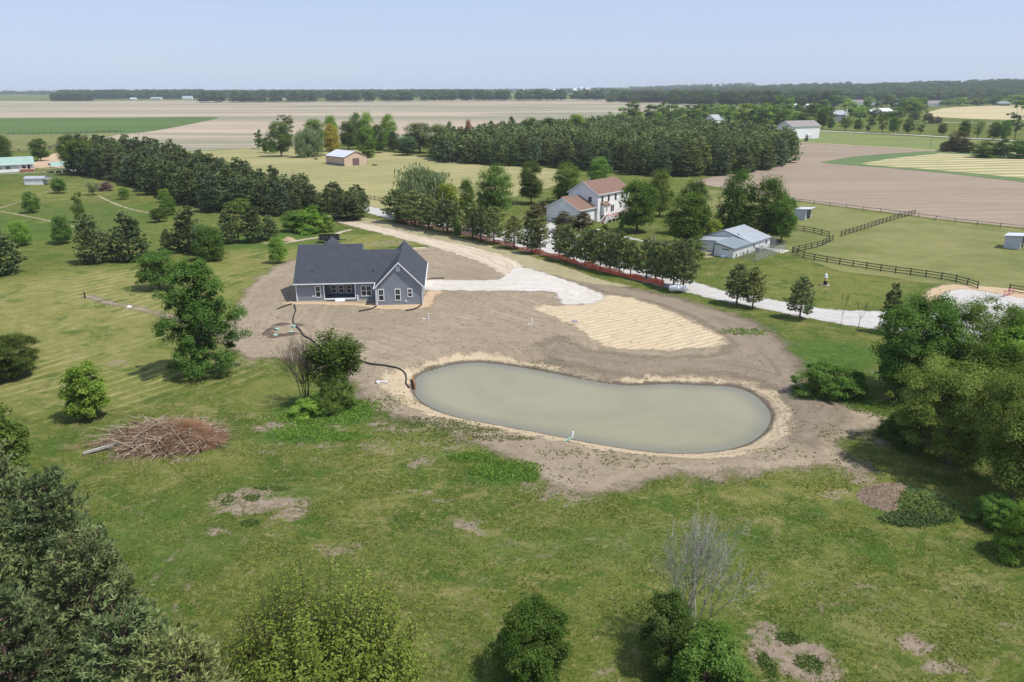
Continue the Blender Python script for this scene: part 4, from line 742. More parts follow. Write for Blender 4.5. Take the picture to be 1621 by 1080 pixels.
def scatter(n, x0, x1, y0, y1, seed, dens=None, freq=.25, thr=0.0):
    rng = np.random.default_rng(seed); P = np.stack([rng.uniform(x0, x1, n), rng.uniform(y0, y1, n)], 1)
    f = np.sin(P[:,0]*freq*3.1+np.sin(P[:,1]*freq*2.3)*2)+np.sin(P[:,1]*freq*3.7+np.sin(P[:,0]*freq*1.9+1)*2)+np.sin((P[:,0]+P[:,1])*freq*7)*.6
    P = P[f+rng.normal(size=n)*.7 > thr]; ok = signed_dist(P[:,0], P[:,1], DIRT) < -.3; return P[ok]
P = scatter(75000, -42, 48, 33, 78, 1, thr=.2); P = P[np.abs(P[:,0]) < P[:,1]*.78+6]
tufts('grass_tufts', 'rough pasture grass in the foreground', P, .06, .19, .08, (.17,.215,.05), 1, 3)
P = scatter(30000, -42, 48, 33, 78, 2, freq=.4, thr=.9); P = P[np.abs(P[:,0]) < P[:,1]*.78+6]
tufts('grass_tufts', 'dry seed heads among the foreground grass', P, .06, .18, .06, (.36,.31,.15), 2, 3)
P = scatter(20000, -42, 48, 33, 78, 3, freq=.33, thr=1.0); P = P[np.abs(P[:,0]) < P[:,1]*.78+6]
tufts('grass_tufts', 'dark green clover clumps in the foreground grass', P, .05, .15, .09, (.13,.18,.055), 3, 3)
def weedblob(lst, seed, n, h0, h1, wid, color, lb, name='weeds'):
    rng = np.random.default_rng(seed); out = []
    for (px, py, rx, ry, wt) in lst:
        c = np.array(G(px, py)); wx = abs(G(px+rx, py)[0]-c[0]); wy = abs(G(px, py-ry)[1]-G(px, py+ry)[1])/2; m = int(n*wt); r = np.sqrt(rng.uniform(0, 1, m))*(1+.15*rng.normal(size=m)); a = rng.uniform(0, 6.28, m)
        out.append(np.stack([c[0]+np.cos(a)*r*wx, c[1]+np.sin(a)*r*wy], 1))
    tufts(name, lb, np.concatenate(out), h0, h1, wid, color, seed, 4)
weedblob([(800,742,52,14,1),(745,722,34,8,.5),(840,752,12,8,.2)], 1, 1000, .08, .28, .13, (.17,.28,.055), 'thick band of lush weeds below the pond')
weedblob([(505,660,70,12,1),(560,648,40,14,.7),(480,682,52,9,.6),(540,690,46,7,.5),(455,690,16,8,.3)], 2, 1000, .08, .3, .14, (.17,.28,.055), 'lush weeds round the hollow under the sparse tree')
weedblob([(1452,800,40,20,1),(1482,815,20,10,.6),(1440,825,40,10,.5)], 3, 700, .15, .5, .2, (.13,.19,.075), 'weeds growing over the dirt mound')
weedblob([(690,668,60,8,1),(740,680,60,7,1),(800,695,50,5,.5),(600,640,40,16,.5),(690,690,120,10,.8)], 4, 350, .06, .2, .12, (.18,.21,.075), 'thin weeds on the bank below the pond')
weedblob([(690,577,36,6,1),(860,575,30,8,.8),(1050,600,90,4,.4),(640,632,30,10,.6),(1240,650,20,30,.3),(930,720,90,8,.8),(1000,735,60,10,.6),(900,750,60,14,.4),(1230,720,60,12,.5),(1320,690,30,14,.6),(1345,730,30,12,.5)], 5, 110, .06, .22, .14, (.15,.19,.06), 'scattered weeds on the bare pond banks')
weedblob([(1370,640,40,14,1),(1300,628,50,8,.8),(1180,526,40,6,.7),(1400,650,40,20,.6)], 6, 500, .08, .28, .14, (.17,.27,.055), 'lush grass at the edge of the dirt track')
weedblob([(1250,1010,20,10,.6),(1280,1050,22,14,.7),(1215,1055,12,22,.8),(395,830,16,6,.5),(360,795,10,8,.3),(430,775,26,4,.5),(400,790,14,6,.4)], 7, 260, .06, .2, .10, (.13,.20,.055), 'green weeds in the bare soil patches')

# ================================================================ buildings
def siding(name, col, pitch=.18, vertical=False, rough=.6):
    t = NT(name); p = t.oc(); sx = t.n('SeparateXYZ'); t.put(sx.inputs[0], p)
    if vertical:
        sm = t.math('ADD', sx.outputs[0], sx.outputs[1])
    else: sm = sx.outputs[2]
    fr_ = t.math('FRACT', t.math('DIVIDE', sm, pitch)); line = t.rng(fr_, .0, .14)
    n = t.noise(p, .6, 5, .6); c = t.mix(t.rng(n, .3, .7), tuple(x*.93 for x in col), tuple(min(1, x*1.05) for x in col)); c = t.mix(line, tuple(x*.72 for x in col), c)
    return t.pbr(c, rough, .25, t.bump(fr_, .35, .02))
def shingle(name, a, b):
    t = NT(name); p = t.oc(); br = t.n('TexBrick', ins={'Vector': t.map(p, (1,1,1)), 'Color1': (*a,1), 'Color2': (*b,1), 'Mortar': (*[x*.7 for x in a],1), 'Scale': 1.0, 'Mortar Size': .012, 'Brick Width': .32, 'Row Height': .15, 'Bias': .1})
    n = t.noise(p, 1.2, 6, .7); n2 = t.noise(p, 9, 4, .7); c = t.mix(t.rng(n, .3, .7, 0, .4), br.outputs[0], tuple(x*1.25 for x in b)); c = t.mix(t.rng(n2, .4, .7, 0, .35), c, tuple(x*.7 for x in a))
    return t.pbr(c, .9, .15, t.bump(n2, .3, .02))
def metalroof(name, col):
    t = NT(name); p = t.oc(); sx = t.n('SeparateXYZ'); t.put(sx.inputs[0], p); f = t.math('FRACT', t.math('DIVIDE', sx.outputs[0], .45)); n = t.noise(p, .5, 5, .6)
    c = t.mix(t.rng(n, .3, .7), tuple(x*.9 for x in col), col); c = t.mix(t.rng(f, 0, .12), tuple(x*.75 for x in col), c); return t.pbr(c, .45, .4, t.bump(t.rng(f, 0, .12), .4, .03))
M['sid_blue'] = siding('slate_blue_siding', (.235,.265,.305)); M['sid_blue_dark'] = siding('slate_blue_siding_porch', (.22,.25,.285))
M['sid_white'] = siding('white_siding', (.80,.79,.77)); M['sid_grey'] = siding('grey_siding', (.62,.64,.67)); M['sid_tan'] = siding('tan_metal_siding', (.56,.42,.31), .35, True); M['sid_metal'] = siding('white_metal_siding', (.78,.78,.77), .3, True)
M['sid_slate'] = siding('dark_grey_siding', (.20,.215,.235)); M['sid_lilac'] = siding('pale_grey_metal_siding', (.50,.51,.56), .3, True)
M['roof_dark'] = shingle('charcoal_shingles', (.044,.050,.060), (.062,.070,.083)); M['roof_brown'] = shingle('brown_shingles', (.170,.105,.080), (.215,.135,.103)); M['roof_greyb'] = shingle('grey_brown_shingles', (.22,.20,.195), (.28,.25,.24)); M['roof_lgrey'] = shingle('light_grey_shingles', (.30,.31,.33), (.36,.37,.39))
M['roof_metal'] = metalroof('silver_metal_roof', (.56,.57,.62)); M['roof_slate'] = metalroof('blue_grey_metal_roof', (.21,.25,.28)); M['roof_slate2'] = metalroof('pale_metal_roof', (.34,.375,.41)); M['roof_green'] = metalroof('pale_green_metal_roof', (.29,.40,.35))
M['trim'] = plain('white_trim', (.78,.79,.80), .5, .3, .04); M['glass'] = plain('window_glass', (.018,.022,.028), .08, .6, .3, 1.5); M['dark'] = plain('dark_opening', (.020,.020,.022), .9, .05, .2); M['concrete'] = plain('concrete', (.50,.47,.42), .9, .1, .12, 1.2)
M['deckwood'] = plain('red_brown_deck', (.30,.13,.085), .8, .1, .2); M['black_rail'] = plain('dark_stained_wood', (.050,.047,.045), .85, .1, .3, 2); M['steel'] = plain('galvanised_steel', (.38,.40,.42), .45, .5, .12, 2, .3); M['brown_door'] = plain('brown_roller_door', (.155,.10,.10), .6, .2, .1)
M['black'] = plain('black_plastic', (.018,.018,.019), .55, .3, .2); M['orange'] = plain('orange_mesh', (.62,.13,.055), .8, .1, .2, 3); M['pole'] = plain('weathered_pole', (.26,.235,.21), .9, .05, .2, 2); M['white_paint'] = plain('white_paint', (.80,.81,.82), .4, .4, .04); M['porch_grey'] = plain('grey_porch_boards', (.12,.135,.150), .7, .2, .1); M['pvc_green'] = plain('mint_green_plastic', (.30,.48,.40), .5, .3, .1)
def wall_block(parent, x0, x1, y0, y1, eave, ridge, axis, mat, name='wall', z0=-.15, rpos=.5):
    m = MB()
    if axis == 'x': r = y0+(y1-y0)*rpos; m.prism([(y0,z0),(y1,z0),(y1,eave),(r,ridge),(y0,eave)], 'x', x0, x1)
    else: r = x0+(x1-x0)*rpos; m.prism([(x0,z0),(x1,z0),(x1,eave),(r,ridge),(x0,eave)], 'y', y0, y1)
    return m.build(name, mat, parent)
def roof_block(parent, a0, a1, b0, b1, eave, ridge, axis, mat, oh=.35, ohe=.35, th=.16, name='roof', rpos=.5, trim=None, ends=(1,1)):
    """a = along the ridge, b = across; roof slab of thickness th sitting just over the wall tops"""
    r = b0+(b1-b0)*rpos; s0 = (ridge-eave)/(r-b0); s1 = (ridge-eave)/(b1-r); e = .012
    B0, Z0, B1, Z1 = b0-ohe, eave-s0*ohe+e, b1+ohe, eave-s1*ohe+e
    prof = [(B0,Z0),(r,ridge+e),(B1,Z1),(B1,Z1+th),(r,ridge+e+th),(B0,Z0+th)]
    A0, A1 = a0-oh*ends[0], a1+oh*ends[1]
    rf = MB().prism(prof, axis, A0, A1).build(name, mat, parent)
    if trim:
        m = MB()
        for (A, sgn, on) in ((A0, -1, ends[0]), (A1, 1, ends[1])):
            if not on: continue
            q0, q1 = sorted((A+sgn*.003, A+sgn*.05))
            for (pb, pz, qb, qz) in ((B0, Z0, r, ridge+e), (r, ridge+e, B1, Z1)): m.prism([(pb,pz-.12),(qb,qz-.12),(qb,qz+th-.02),(pb,pz+th-.02)], axis, q0, q1)
        for (Bx, Zx, sgn) in ((B0, Z0, -1), (B1, Z1, 1)):
            q0, q1 = sorted((Bx+sgn*.004, Bx+sgn*.12)); 
            if axis == 'x': m.box(A0, A1, q0, q1, Zx-.03, Zx+.13)
            else: m.box(q0, q1, A0, A1, Zx-.03, Zx+.13)
        m.build('fascia', trim, rf)
    return rf
def window(parent, face, c, a0, a1, z0, z1, frame=None, mull=1, sash=1, fw=.12, name='window', grid=True):
    """face: 'y-','y+','x-','x+' at coordinate c; opening a0..a1 x z0..z1"""
    frame = frame or M['trim']; ax, sg = face[0], (1 if face[1] == '+' else -1)
    def bx(m, u0, u1, v0, v1, d0, d1):
        q0, q1 = sorted((c+sg*d0, c+sg*d1))
        return m.box(u0, u1, q0, q1, v0, v1) if ax == 'y' else m.box(q0, q1, u0, u1, v0, v1)
    m = MB(); bx(m, a0-fw, a0, z0-fw, z1+fw, .003, .07); bx(m, a1, a1+fw, z0-fw, z1+fw, .003, .07); bx(m, a0, a1, z1, z1+fw, .003, .07); bx(m, a0, a1, z0-fw, z0, .003, .07)
    for k in range(1, mull): x = a0+(a1-a0)*k/mull; bx(m, x-.07, x+.07, z0, z1, .003, .062)
    if sash: zz = (z0+z1)/2; bx(m, a0, a1, zz-.045, zz+.045, .003, .052)
    f = m.build(name, frame, parent); g = MB(); bx(g, a0, a1, z0, z1, .002, .018); gl = g.build('pane', M['glass'], f)
    if grid:
        b = MB(); nn = mull*2
        for k in range(1, nn): 
            if k % 2: x = a0+(a1-a0)*k/nn; bx(b, x-.012, x+.012, (z0+z1)/2+.05 if sash else z0, z1, .02, .034)
        if not sash: bx(b, a0, a1, (z0+z1)/2-.02, (z0+z1)/2+.02, .02, .034)
        b.build('muntin', frame, f)
    return f
# ---- new slate-blue house
OX, OY = -36.15, 124.9; HR = RAD(4.4)
H = thing('new_house', 'newly built slate-blue one-storey house with charcoal roof on the bare dirt yard', 'house', (OX, OY, 0), HR)
def PX(px, py, yl):
    d = RC@np.array([(px-810.5)/FPX, (540-py)/FPX, -1.0]); c, s = math.cos(HR), math.sin(HR); ox, oy = -OX, -OY
    lx, ly, dx, dy = ox*c+oy*s, -ox*s+oy*c, d[0]*c+d[1]*s, -d[0]*s+d[1]*c; t = (yl-ly)/dy; return (lx+dx*t, CAMH+d[2]*t)
YW = -3.65; XA, XB = 13.68, 21.2     # gable wing across
D1 = 13.4; XS = -25.4-OX
m = MB()
# main wall with porch recess (x 5.1..10.1)
px0, px1 = 4.65, 9.75; WE = 3.3; Z0 = -.2
def gab(y0, y1, ridge, x0, x1, recess=None):
    pass
wl = MB()
wl.box(0, px0, 0, 6.0, Z0, WE).box(px1, XA+.01, 0.0, 6.0, Z0, WE); wl.box(px0, px1, 2.6, 6.0, Z0, WE); wl.box(0, XS, 6.0, D1, Z0, WE).box(XS, XA+.01, 6.0, 10.6, Z0, WE)
wl.prism([(0,WE),(D1,WE),(D1/2,8.25)], 'x', 0.0, .15); wl.prism([(0,WE),(D1,WE),(D1/2,8.25)], 'x', XS-.16, XS-.01)
wl.build('wall', M['sid_blue'], H)
wing = wall_block(H, XA, XB, YW, 14.6, WE, WE+3.75, 'y', M['sid_blue'], 'wing_wall', Z0)
R1 = roof_block(H, -.32, XS, 0, D1, WE, 8.25, 'x', M['roof_dark'], .32, .38, .17, 'roof', trim=M['trim'], ends=(0,0))
MB().prism([(-.4,WE-.45),(D1/2,8.10),(D1/2,8.24),(-.4,WE-.31)], 'x', -.36, -.323).build('rake_board', M['trim'], R1)
R2 = roof_block(H, XS, XA+3.7, 0, 11.1, WE, WE+5.55*.7388, 'x', M['roof_dark'], 0, .38, .17, 'garage_link_roof', trim=None, ends=(0,0))
mm = MB().box(XS, XA-.45, -.38-.12, -.384, WE-.283-.03, WE-.283+.14); mm.build('gutter', M['trim'], R2)
R3 = roof_block(H, YW, 14.6, XA, XB, WE, WE+3.85, 'y', M['roof_dark'], .32, .38, .17, 'wing_roof', trim=M['trim'])
R4 = roof_block(H, 6.6, 13.9, 0.9, 8.1, 4.8, 8.35, 'y', M['roof_dark'], .0, .3, .17, 'rear_gable_roof', trim=M['trim'], ends=(0,1))
wall_block(H, 1.4, 7.6, 12, 13.9, 4.2, 7.6, 'y', M['sid_blue'], 'rear_gable_wall', -.2)
MB().box(-.03, px0, -.03, -.003, Z0, .12).box(px1, XA, -.03, -.003, Z0, .12).box(XA-.03, XB+.03, YW-.03, YW-.003, Z0, .12).build('foundation', M['concrete'], H)
for (cx, y0_) in ((-.01, 0),(px0-.12, 0),(px1-.02, 0)): MB().box(cx, cx+.16, y0_-.045, y0_-.005, .1, WE-.02).build('corner_board', M['trim'], H)
for cx in (XA-.02, XB-.15): MB().box(cx, cx+.16, YW-.045, YW-.005, .1, WE-.1).build('corner_board', M['trim'], H)
MB().box(px0+.02, px1-.02, .02, 2.58, .30, .48).build('porch_floor', M['porch_grey'], H)
MB().box(px0+.01, px1-.01, -.10, .018, .22, .50).build('porch_edge', M['trim'], H)
MB().box(px0+1.75, px0+3.35, -.42, -.104, -.1, .34).box(px0+1.75, px0+3.35, -.75, -.424, -.1, .17).build('porch_step', M['trim'], H)
for (a, b, c_, d, fy, mu) in [(363,578,428,692,0,1),(816,574,928,678,0,2)]:
    p0 = PX(440+a/6.235, 360+b/6.235, 0); p1 = PX(440+c_/6.235, 360+d/6.235, 0); window(H, 'y-', 0, p0[0]+.12, p1[0]-.12, p1[1]+.1, p0[1]-.12, mull=mu)
for (a, b, c_, d) in [(520,566,583,645),(594,566,656,645),(668,566,730,645)]:
    p0 = PX(440+a/6.235, 360+b/6.235, 2.6); p1 = PX(440+c_/6.235, 360+d/6.235, 2.6); window(H, 'y-', 2.6, p0[0]+.12, p1[0]-.12, p1[1]+.1, min(p0[1], 3.05)-.12)
for (a, b, c_, d) in [(986,612,1052,727),(1150,607,1215,722),(1276,604,1329,688)]:
    p0 = PX(440+a/6.235, 360+b/6.235, YW); p1 = PX(440+c_/6.235, 360+d/6.235, YW); window(H, 'y-', YW, p0[0]+.12, p1[0]-.12, p1[1]+.12, p0[1]-.12)
g0 = PX(440+1163/6.235, 360+387/6.235, YW); g1 = PX(440+1202/6.235, 360+434/6.235, YW)
gv = MB().box(g0[0], g1[0], YW-.06, YW-.004, g1[1], g0[1]).build('gable_vent', M['trim'], H); MB().box(g0[0]+.12, g1[0]-.12, YW-.075, YW-.062, g1[1]+.12, g0[1]-.12).build('louvre', plain('blue_louvre', (.45,.55,.66), .4, .4), gv)
for (cx, yy) in ((.05,-.14),(XA-.12,YW-.14),(XB-.02,YW-.14)): MB().bar((cx, yy, .1), (cx, yy, WE-.2), .09, .07).build('downspout', M['trim'], H)
for (vx, vy) in ((2.2, 1.6),(17.0,7.6)): pass
vm = MB(); vm.lathe([(.09,0),(.09,.35)], 2.6, 1.7).build('vent_pipe', M['black'], R1, (0,0,WE+1.7*.7388))
MB().lathe([(.09,0),(.09,.35)], 0, 0).build('vent_pipe', M['black'], R3, (XB-1.6, 4.5, WE+1.6*1.02)); MB().lathe([(.09,0),(.09,.35)], 0, 0).build('vent_pipe', M['black'], R2, (XA-.9, 1.6, WE+1.6*.7388+.1))
for (xx, zz, c_) in ((2.65, .75, YW*0),(XB-2.9, .55, YW)): MB().box(xx, xx+.22, c_-.10, c_-.004, zz, zz+.28).build('wall_vent', M['trim'], H)
for (yy, nm) in ((.5,'w'),(5,'w')): window(H, 'x+', XB, yy, yy+1.1, .9, 2.3)
dr = MB().box(XB+.003, XB+.05, 8.6, 13.2, .05, 2.4).build('garage_door', M['trim'], H)
for (yy) in (3.0, 9.0): window(H, 'x-', 0, yy, yy+1.0, .9, 2.3)
window(H, 'y+', D1, 10, 11.5, .9, 2.3); 
hp = MB().box(10.05, 10.25, -.35, -.05, -.1, .95).build('utility_post', M['trim'], H)
# ---- two-storey white neighbour
def uvframe(p0, p1):
    d = np.array(p1)-np.array(p0); return math.atan2(d[1], d[0]), np.linalg.norm(d)
NE = 7.3; N0 = (22.9, 205.0); pR = G(996, 299, NE); ang, LN = uvframe(N0, pR)
B = thing('two_storey_house', 'white two-storey house with brown shingle roof and a side garage wing', 'house', (*N0, 0), ang)
LN = 15.5; WN = 9.6
wall_block(B, 0, LN, 0, WN, NE, NE+2.9, 'x', M['sid_white'], 'wall', -1.0)
RB = roof_block(B, 0, LN, 0, WN, NE, NE+2.9, 'x', M['roof_brown'], .3, .35, .18, 'roof', trim=M['trim'])
MB().lathe([(.12,0),(.12,1.0),(.16,1.0),(.16,1.1)], 3.0, WN/2).build('flue_pipe', M['steel'], RB, (0,0,NE+2.8))
for x in (1.7, 4.8, 8.2, 11.6, 13.9): window(B, 'y-', 0, x, x+.75, 5.1, 6.5, frame=M['sid_slate'], fw=.05, grid=False)
for x in (3.4, 11.0): window(B, 'y-', 0, x, x+.8, 2.6, 3.9, frame=M['trim'], fw=.08, grid=False)
sdr = MB().box(6.2, 8.0, -.06, -.004, 1.95, 4.0).build('patio_door', M['trim'], B); MB().box(6.35, 7.02, -.075, -.062, 2.1, 3.85).box(7.18, 7.85, -.075, -.062, 2.1, 3.85).build('pane', M['glass'], sdr)
window(B, 'y-', 0, 4.9, 5.9, .2, 1.3, fw=.06, grid=False); window(B, 'x-', 0, 2.0, 3.0, 5.2, 6.4, frame=M['sid_slate'], fw=.05, grid=False)
bay = wall_block(B, 1.6, 4.3, -1.0, -.004, 4.25, 4.3, 'x', M['sid_white'], 'bay', 1.7); window(B, 'y-', -1.0, 2.6, 3.1, 2.6, 3.7, fw=.06, grid=False)
MB().prism([(-1.25,4.2),(.0,5.0),(.0,5.12),(-1.25,4.34)], 'x', 1.35, 4.55).build('bay_roof', M['roof_brown'], B)
# deck
dk = MB().box(1.5, 13.0, -3.6, -1.05, 1.55, 1.72).build('deck', M['deckwood'], B)
ps = MB()
for x in np.arange(1.6, 13.1, 1.9): ps.box(x-.07, x+.07, -3.58, -3.44, -.9, 1.55)
ps.build('deck_post', M['trim'], dk)
rl = MB(); rl.box(1.5, 13.0, -3.62, -3.54, 2.6, 2.7).box(1.5, 13.0, -3.62, -3.54, 1.82, 1.90); rl.box(13.0, 13.08, -3.6, -1.05, 2.6, 2.7)
for x in np.arange(1.55, 13.05, 1.25): rl.box(x-.06, x+.06, -3.64, -3.52, 1.7, 2.75)
rl.build('railing', M['white_paint'], dk)
st = MB()
for k in range(8): st.box(.0-.05-k*.30, .28-k*.30, -3.5, -2.2, 1.45-k*.24, 1.52-k*.24)
st.build('stairs', M['deckwood'], dk)
sr = MB(); sr.bar((1.5,-3.5,2.65), (-2.1,-3.5,.55), .09, .10).bar((1.5,-3.5,1.9), (-2.1,-3.5,-.05), .09, .10).bar((1.5,-2.2,2.65), (-2.1,-2.2,.55), .09, .10)
for k in range(5): x = 1.3-k*.8; zb = 1.6-(1.5-x)*.6; sr.bar((x,-3.5,zb-.4), (x,-3.5,zb+1.0), .09, .09); sr.bar((x,-2.2,zb-.4), (x,-2.2,zb+1.0), .09, .09)
sr.build('stair_rail', M['white_paint'], dk)
# garage wing: in front of the shaded gable
gx0, gx1, gy0, gy1 = -7.4, -.005, .8, 11.4
wall_block(B, gx0, gx1, gy0, gy1, 3.9, 6.5, 'x', M['sid_white'], 'garage_wall', -1.2); roof_block(B, gx0, gx1, gy0, gy1, 3.9, 6.5, 'x', M['roof_brown'], .3, .35, .18, 'garage_roof', trim=M['trim'], ends=(1,0))
for y in (2.0, 6.3): gd = MB().box(gx0-.05, gx0-.004, y, y+3.4, -1.1, 1.3).build('garage_door', M['sid_grey'], B); MB().box(gx0-.06, gx0-.052, y+.3, y+3.1, .75, 1.1).build('pane', M['glass'], gd)
window(B, 'y-', gy0, -3.2, -2.3, .6, 1.9, frame=M['sid_grey'], fw=.06, grid=False)
roof_block(B, -.4, 3.0, WN+.2, WN+4.0, 4.2, 5.6, 'x', M['roof_brown'], .2, .2, .15, 'rear_porch_roof'); wall_block(B, .2, 2.4, WN+.02, WN+3.8, 4.2, 5.5, 'x', M['sid_grey'], 'rear_porch_wall', -.5)
# ---- kennel building
kc2 = G(1160, 411); kc3 = G(1218, 391); ka, kl = uvframe(kc2, kc3)
K = thing('kennel_building', 'low white kennel building with blue-grey metal roofs beside a wire run', 'building', (*kc2, 0), ka)
kL = 17.8
wall_block(K, .0, 8.4, 0, 4.4, 2.25, 3.1, 'x', M['sid_metal'], 'wall', -.15, .999); roof_block(K, 0, 8.4, 0, 4.4, 2.25, 3.1, 'x', M['roof_slate'], .25, .25, .12, 'front_roof', rpos=.97, trim=M['sid_slate'], ends=(1,0))
wall_block(K, 8.45, kL, 0, 12.0, 2.25, 4.2, 'x', M['sid_metal'], 'rear_wall', -.15, .55); roof_block(K, 8.45, kL, 0, 12.0, 2.25, 4.2, 'x', M['roof_slate2'], .2, .25, .12, 'rear_roof', rpos=.55, trim=M['sid_slate'])
wall_block(K, 3.0, 8.4, 4.5, 12.0, 2.2, 2.7, 'x', M['sid_grey'], 'lean_to_wall', -.15, .1); roof_block(K, 3.0, 8.4, 4.5, 12.0, 2.3, 2.8, 'x', M['roof_slate2'], .2, .1, .1, 'lean_to_roof', rpos=.1)
MB().box(.0-.05, -.004, 1.0, 2.6, 1.75, 2.0).build('vent_slot', M['sid_slate'], K)
for x in (1.2, 4.6, 6.6, 10.5, 13.5): window(K, 'y-', 0, x, x+.35, .35, .95, frame=M['steel'], fw=.06, grid=False, sash=0)
for x, w2 in ((9.4, .5), (15.5, .6)): window(K, 'y-', 0, x, x+w2, 1.1, 1.7, frame=M['sid_slate'], fw=.06, grid=False)
MB().box(10.8, 11.9, -.9, -.02, -.05, .95).build('heat_pump', M['steel'], K); MB().box(-.75, -.12, 1.6, 2.4, -.05, .7).build('heat_pump', M['white_paint'], K); MB().lathe([(.1,0),(.1,.9)], 9.3, 3.6).build('flue_pipe', M['black'], K, (0,0,2.9))
ap = MB().box(-.6, 16.5, -5.2, -.03, -.1, .09).box(-.6, -.0-.02, -.03, 4.6, -.1, .09).build('concrete_pad', M['concrete'], K)
def wiremesh():
    t = NT('chain_link'); p = t.oc(); sx = t.n('SeparateXYZ'); t.put(sx.inputs[0], p); a = t.math('ADD', sx.outputs[0], sx.outputs[1])
    f = t.math('FRACT', t.math('MULTIPLY', t.math('ADD', a, sx.outputs[2]), 7)); g = t.math('FRACT', t.math('MULTIPLY', t.math('SUBTRACT', a, sx.outputs[2]), 7)); al = t.math('MAXIMUM', t.math('LESS_THAN', f, .13), t.math('LESS_THAN', g, .13))
    return t.pbr((.40,.42,.44), .5, .4, metallic=.2, alpha=al)
M['wire'] = wiremesh()
run = thing('kennel_run', 'chain-link dog run of many posts on the concrete pad along the kennel', 'fence', (*kc2, 0), ka)
def wire_line(parent, a, b, n, h=1.75, sag=0):
    a = np.array(a, float); b = np.array(b, float)
    for k in range(n+1):
        p = a+(b-a)*k/n; MB().lathe([(.035,.0),(.035,h),(.0,h+.03)], p[0], p[1], 6).build('post', M['steel'], parent)
    MB().bar((*a, h-.02), (*b, h-.02), .035, .035).build('top_rail', M['steel'], parent)
    d = (b-a)/np.linalg.norm(b-a); nn = np.array([-d[1], d[0]])*.006
    MB().add([(*(a+nn), .1), (*(b+nn), .1), (*(b+nn), h-.05), (*(a+nn), h-.05)], [(0,1,2,3)]).build('wire_panel', M['wire'], parent)
wire_line(run, (.0,-.2), (0,-4.9), 2); wire_line(run, (0,-4.9), (14.8,-4.9), 9); wire_line(run, (14.8,-4.9), (14.8,-.2), 2)
for x in (3.0, 6.0, 9.0, 12.0): wire_line(run, (x,-.2), (x,-4.75), 1)
run2 = thing('small_wire_run', 'small chain-link pen at the far end of the kennel', 'fence', (*kc2, 0), ka); wire_line(run2, (18.2,0), (18.2,-.1+3), 1); wire_line(run2, (18.2,0), (22,0), 2); wire_line(run2, (22,0), (22,4), 2)
# ---- open-fronted horse shelters
def shelter(px, py, label, rz, wd, dp, hb, hf):
    x, y = G(px, py); s = thing('horse_shelter', label, 'shed', (x, y, 0), rz, 'open-fronted horse shelters')
    w_ = MB(); w_.prism([(0,-.1),(dp,-.1),(dp,hf-.02),(0,hb-.02)], 'y', .0, .06).prism([(0,-.1),(dp,-.1),(dp,hf-.02),(0,hb-.02)], 'y', wd-.06, wd); w_.box(0, .06, .062, wd-.062, -.1, hb-.02)
    w_.build('wall', M['sid_lilac'], s); MB().box(dp-.12, dp, .062, wd*.12, -.1, hf-.05).box(dp-.12, dp, wd*.93, wd-.062, -.1, hf-.05).build('post', M['white_paint'], s)
    MB().prism([(-.3,hb),(dp+.9,hf+.1),(dp+.9,hf+.2),(-.3,hb+.1)], 'y', -.25, wd+.25).build('roof', M['roof_metal'], s); MB().box(.07, .10, .07, wd-.07, 0, hb-.15).build('shade_panel', M['dark'], s); return s  # near-black inner sheet stands in for the shade inside the open shelter
shelter(1256, 347, 'small open shelter with pale metal roof in the paddock behind the kennel', RAD(-40), 4.2, 3.2, 2.6, 2.9)
shelter(1588, 392, 'small open shelter cut by the right edge in the large paddock', RAD(-42), 4.2, 3.2, 2.6, 2.9)
# ---- tan barn
b0 = G(545.5, 263.5); ba = math.atan2(.68, .73)
bn = thing('tan_barn', 'tan metal pole barn with silver roof and brown roller door on the mown lawn', 'barn', (*b0, 0), ba)
wall_block(bn, 0, 12.2, 0, 16.5, 4.0, 6.4, 'y', M['sid_tan'], 'wall', -.2); roof_block(bn, 0, 16.5, 0, 12.2, 4.0, 6.4, 'y', M['roof_metal'], .25, .3, .14, 'roof', trim=M['brown_door'])
MB().box(4.4, 8.0, -.05, -.004, 0, 3.3).build('roller_door', M['brown_door'], bn); MB().box(-.03, -.003, .05, 16.4, -.1, 1.1).build('side_skirt', M['sid_slate'], bn); MB().box(-.004-.04, -.004, .3, .5, 0, 4).build('corner_trim', M['brown_door'], bn)
MB().box(12.25, 13.1, 1.2, 2.3, -.1, 1.6).build('lean_box', M['dark'], bn)
# ---- left farm buildings
fx, fy = G(55, 271); fl = G(-60, 277)
fa = math.atan2(fy-fl[1], fx-fl[0]); R_ = thing('ranch_house', 'long white ranch house with pale green metal roof cut by the left edge', 'house', (*fl, 0), fa); RL = np.linalg.norm(np.array((fx, fy))-np.array(fl))
wall_block(R_, 0, RL, 0, 9.5, 3.5, 6.0, 'x', M['sid_white'], 'wall', -.2); roof_block(R_, 0, RL, 0, 9.5, 3.5, 6.0, 'x', M['roof_green'], .4, .7, .15, 'roof', trim=M['trim'])
for x in (RL-4.5, RL-10.5, RL-14, RL-19.5, RL-25): window(R_, 'y-', 0, x, x+1.6, 1.4, 2.6, fw=.1, grid=False)
MB().box(RL-5.5, RL-.2, -2.4, -.02, .05, 1.1).build('deck', M['deckwood'], R_); MB().box(RL-22, RL-16, -2.6, -.02, .05, 1.0).build('side_deck', M['deckwood'], R_)
dv = MB(); 
for x in (RL-5.4, RL-2.8, RL-.4): dv.box(x-.07, x+.07, -2.38, -2.24, 1.1, 3.3)
dv.build('porch_post', M['white_paint'], R_); MB().box(RL-2.4, RL-1.5, -.06, -.004, 1.1, 3.0).build('door', M['dark'], R_)
gl_ = G(86, 270); gr_ = G(107, 271.5)
g_ = thing('ranch_garage', 'white garage with pale green metal roof and open carport between ranch house and windbreak', 'garage', (*gr_, 0), RAD(40))
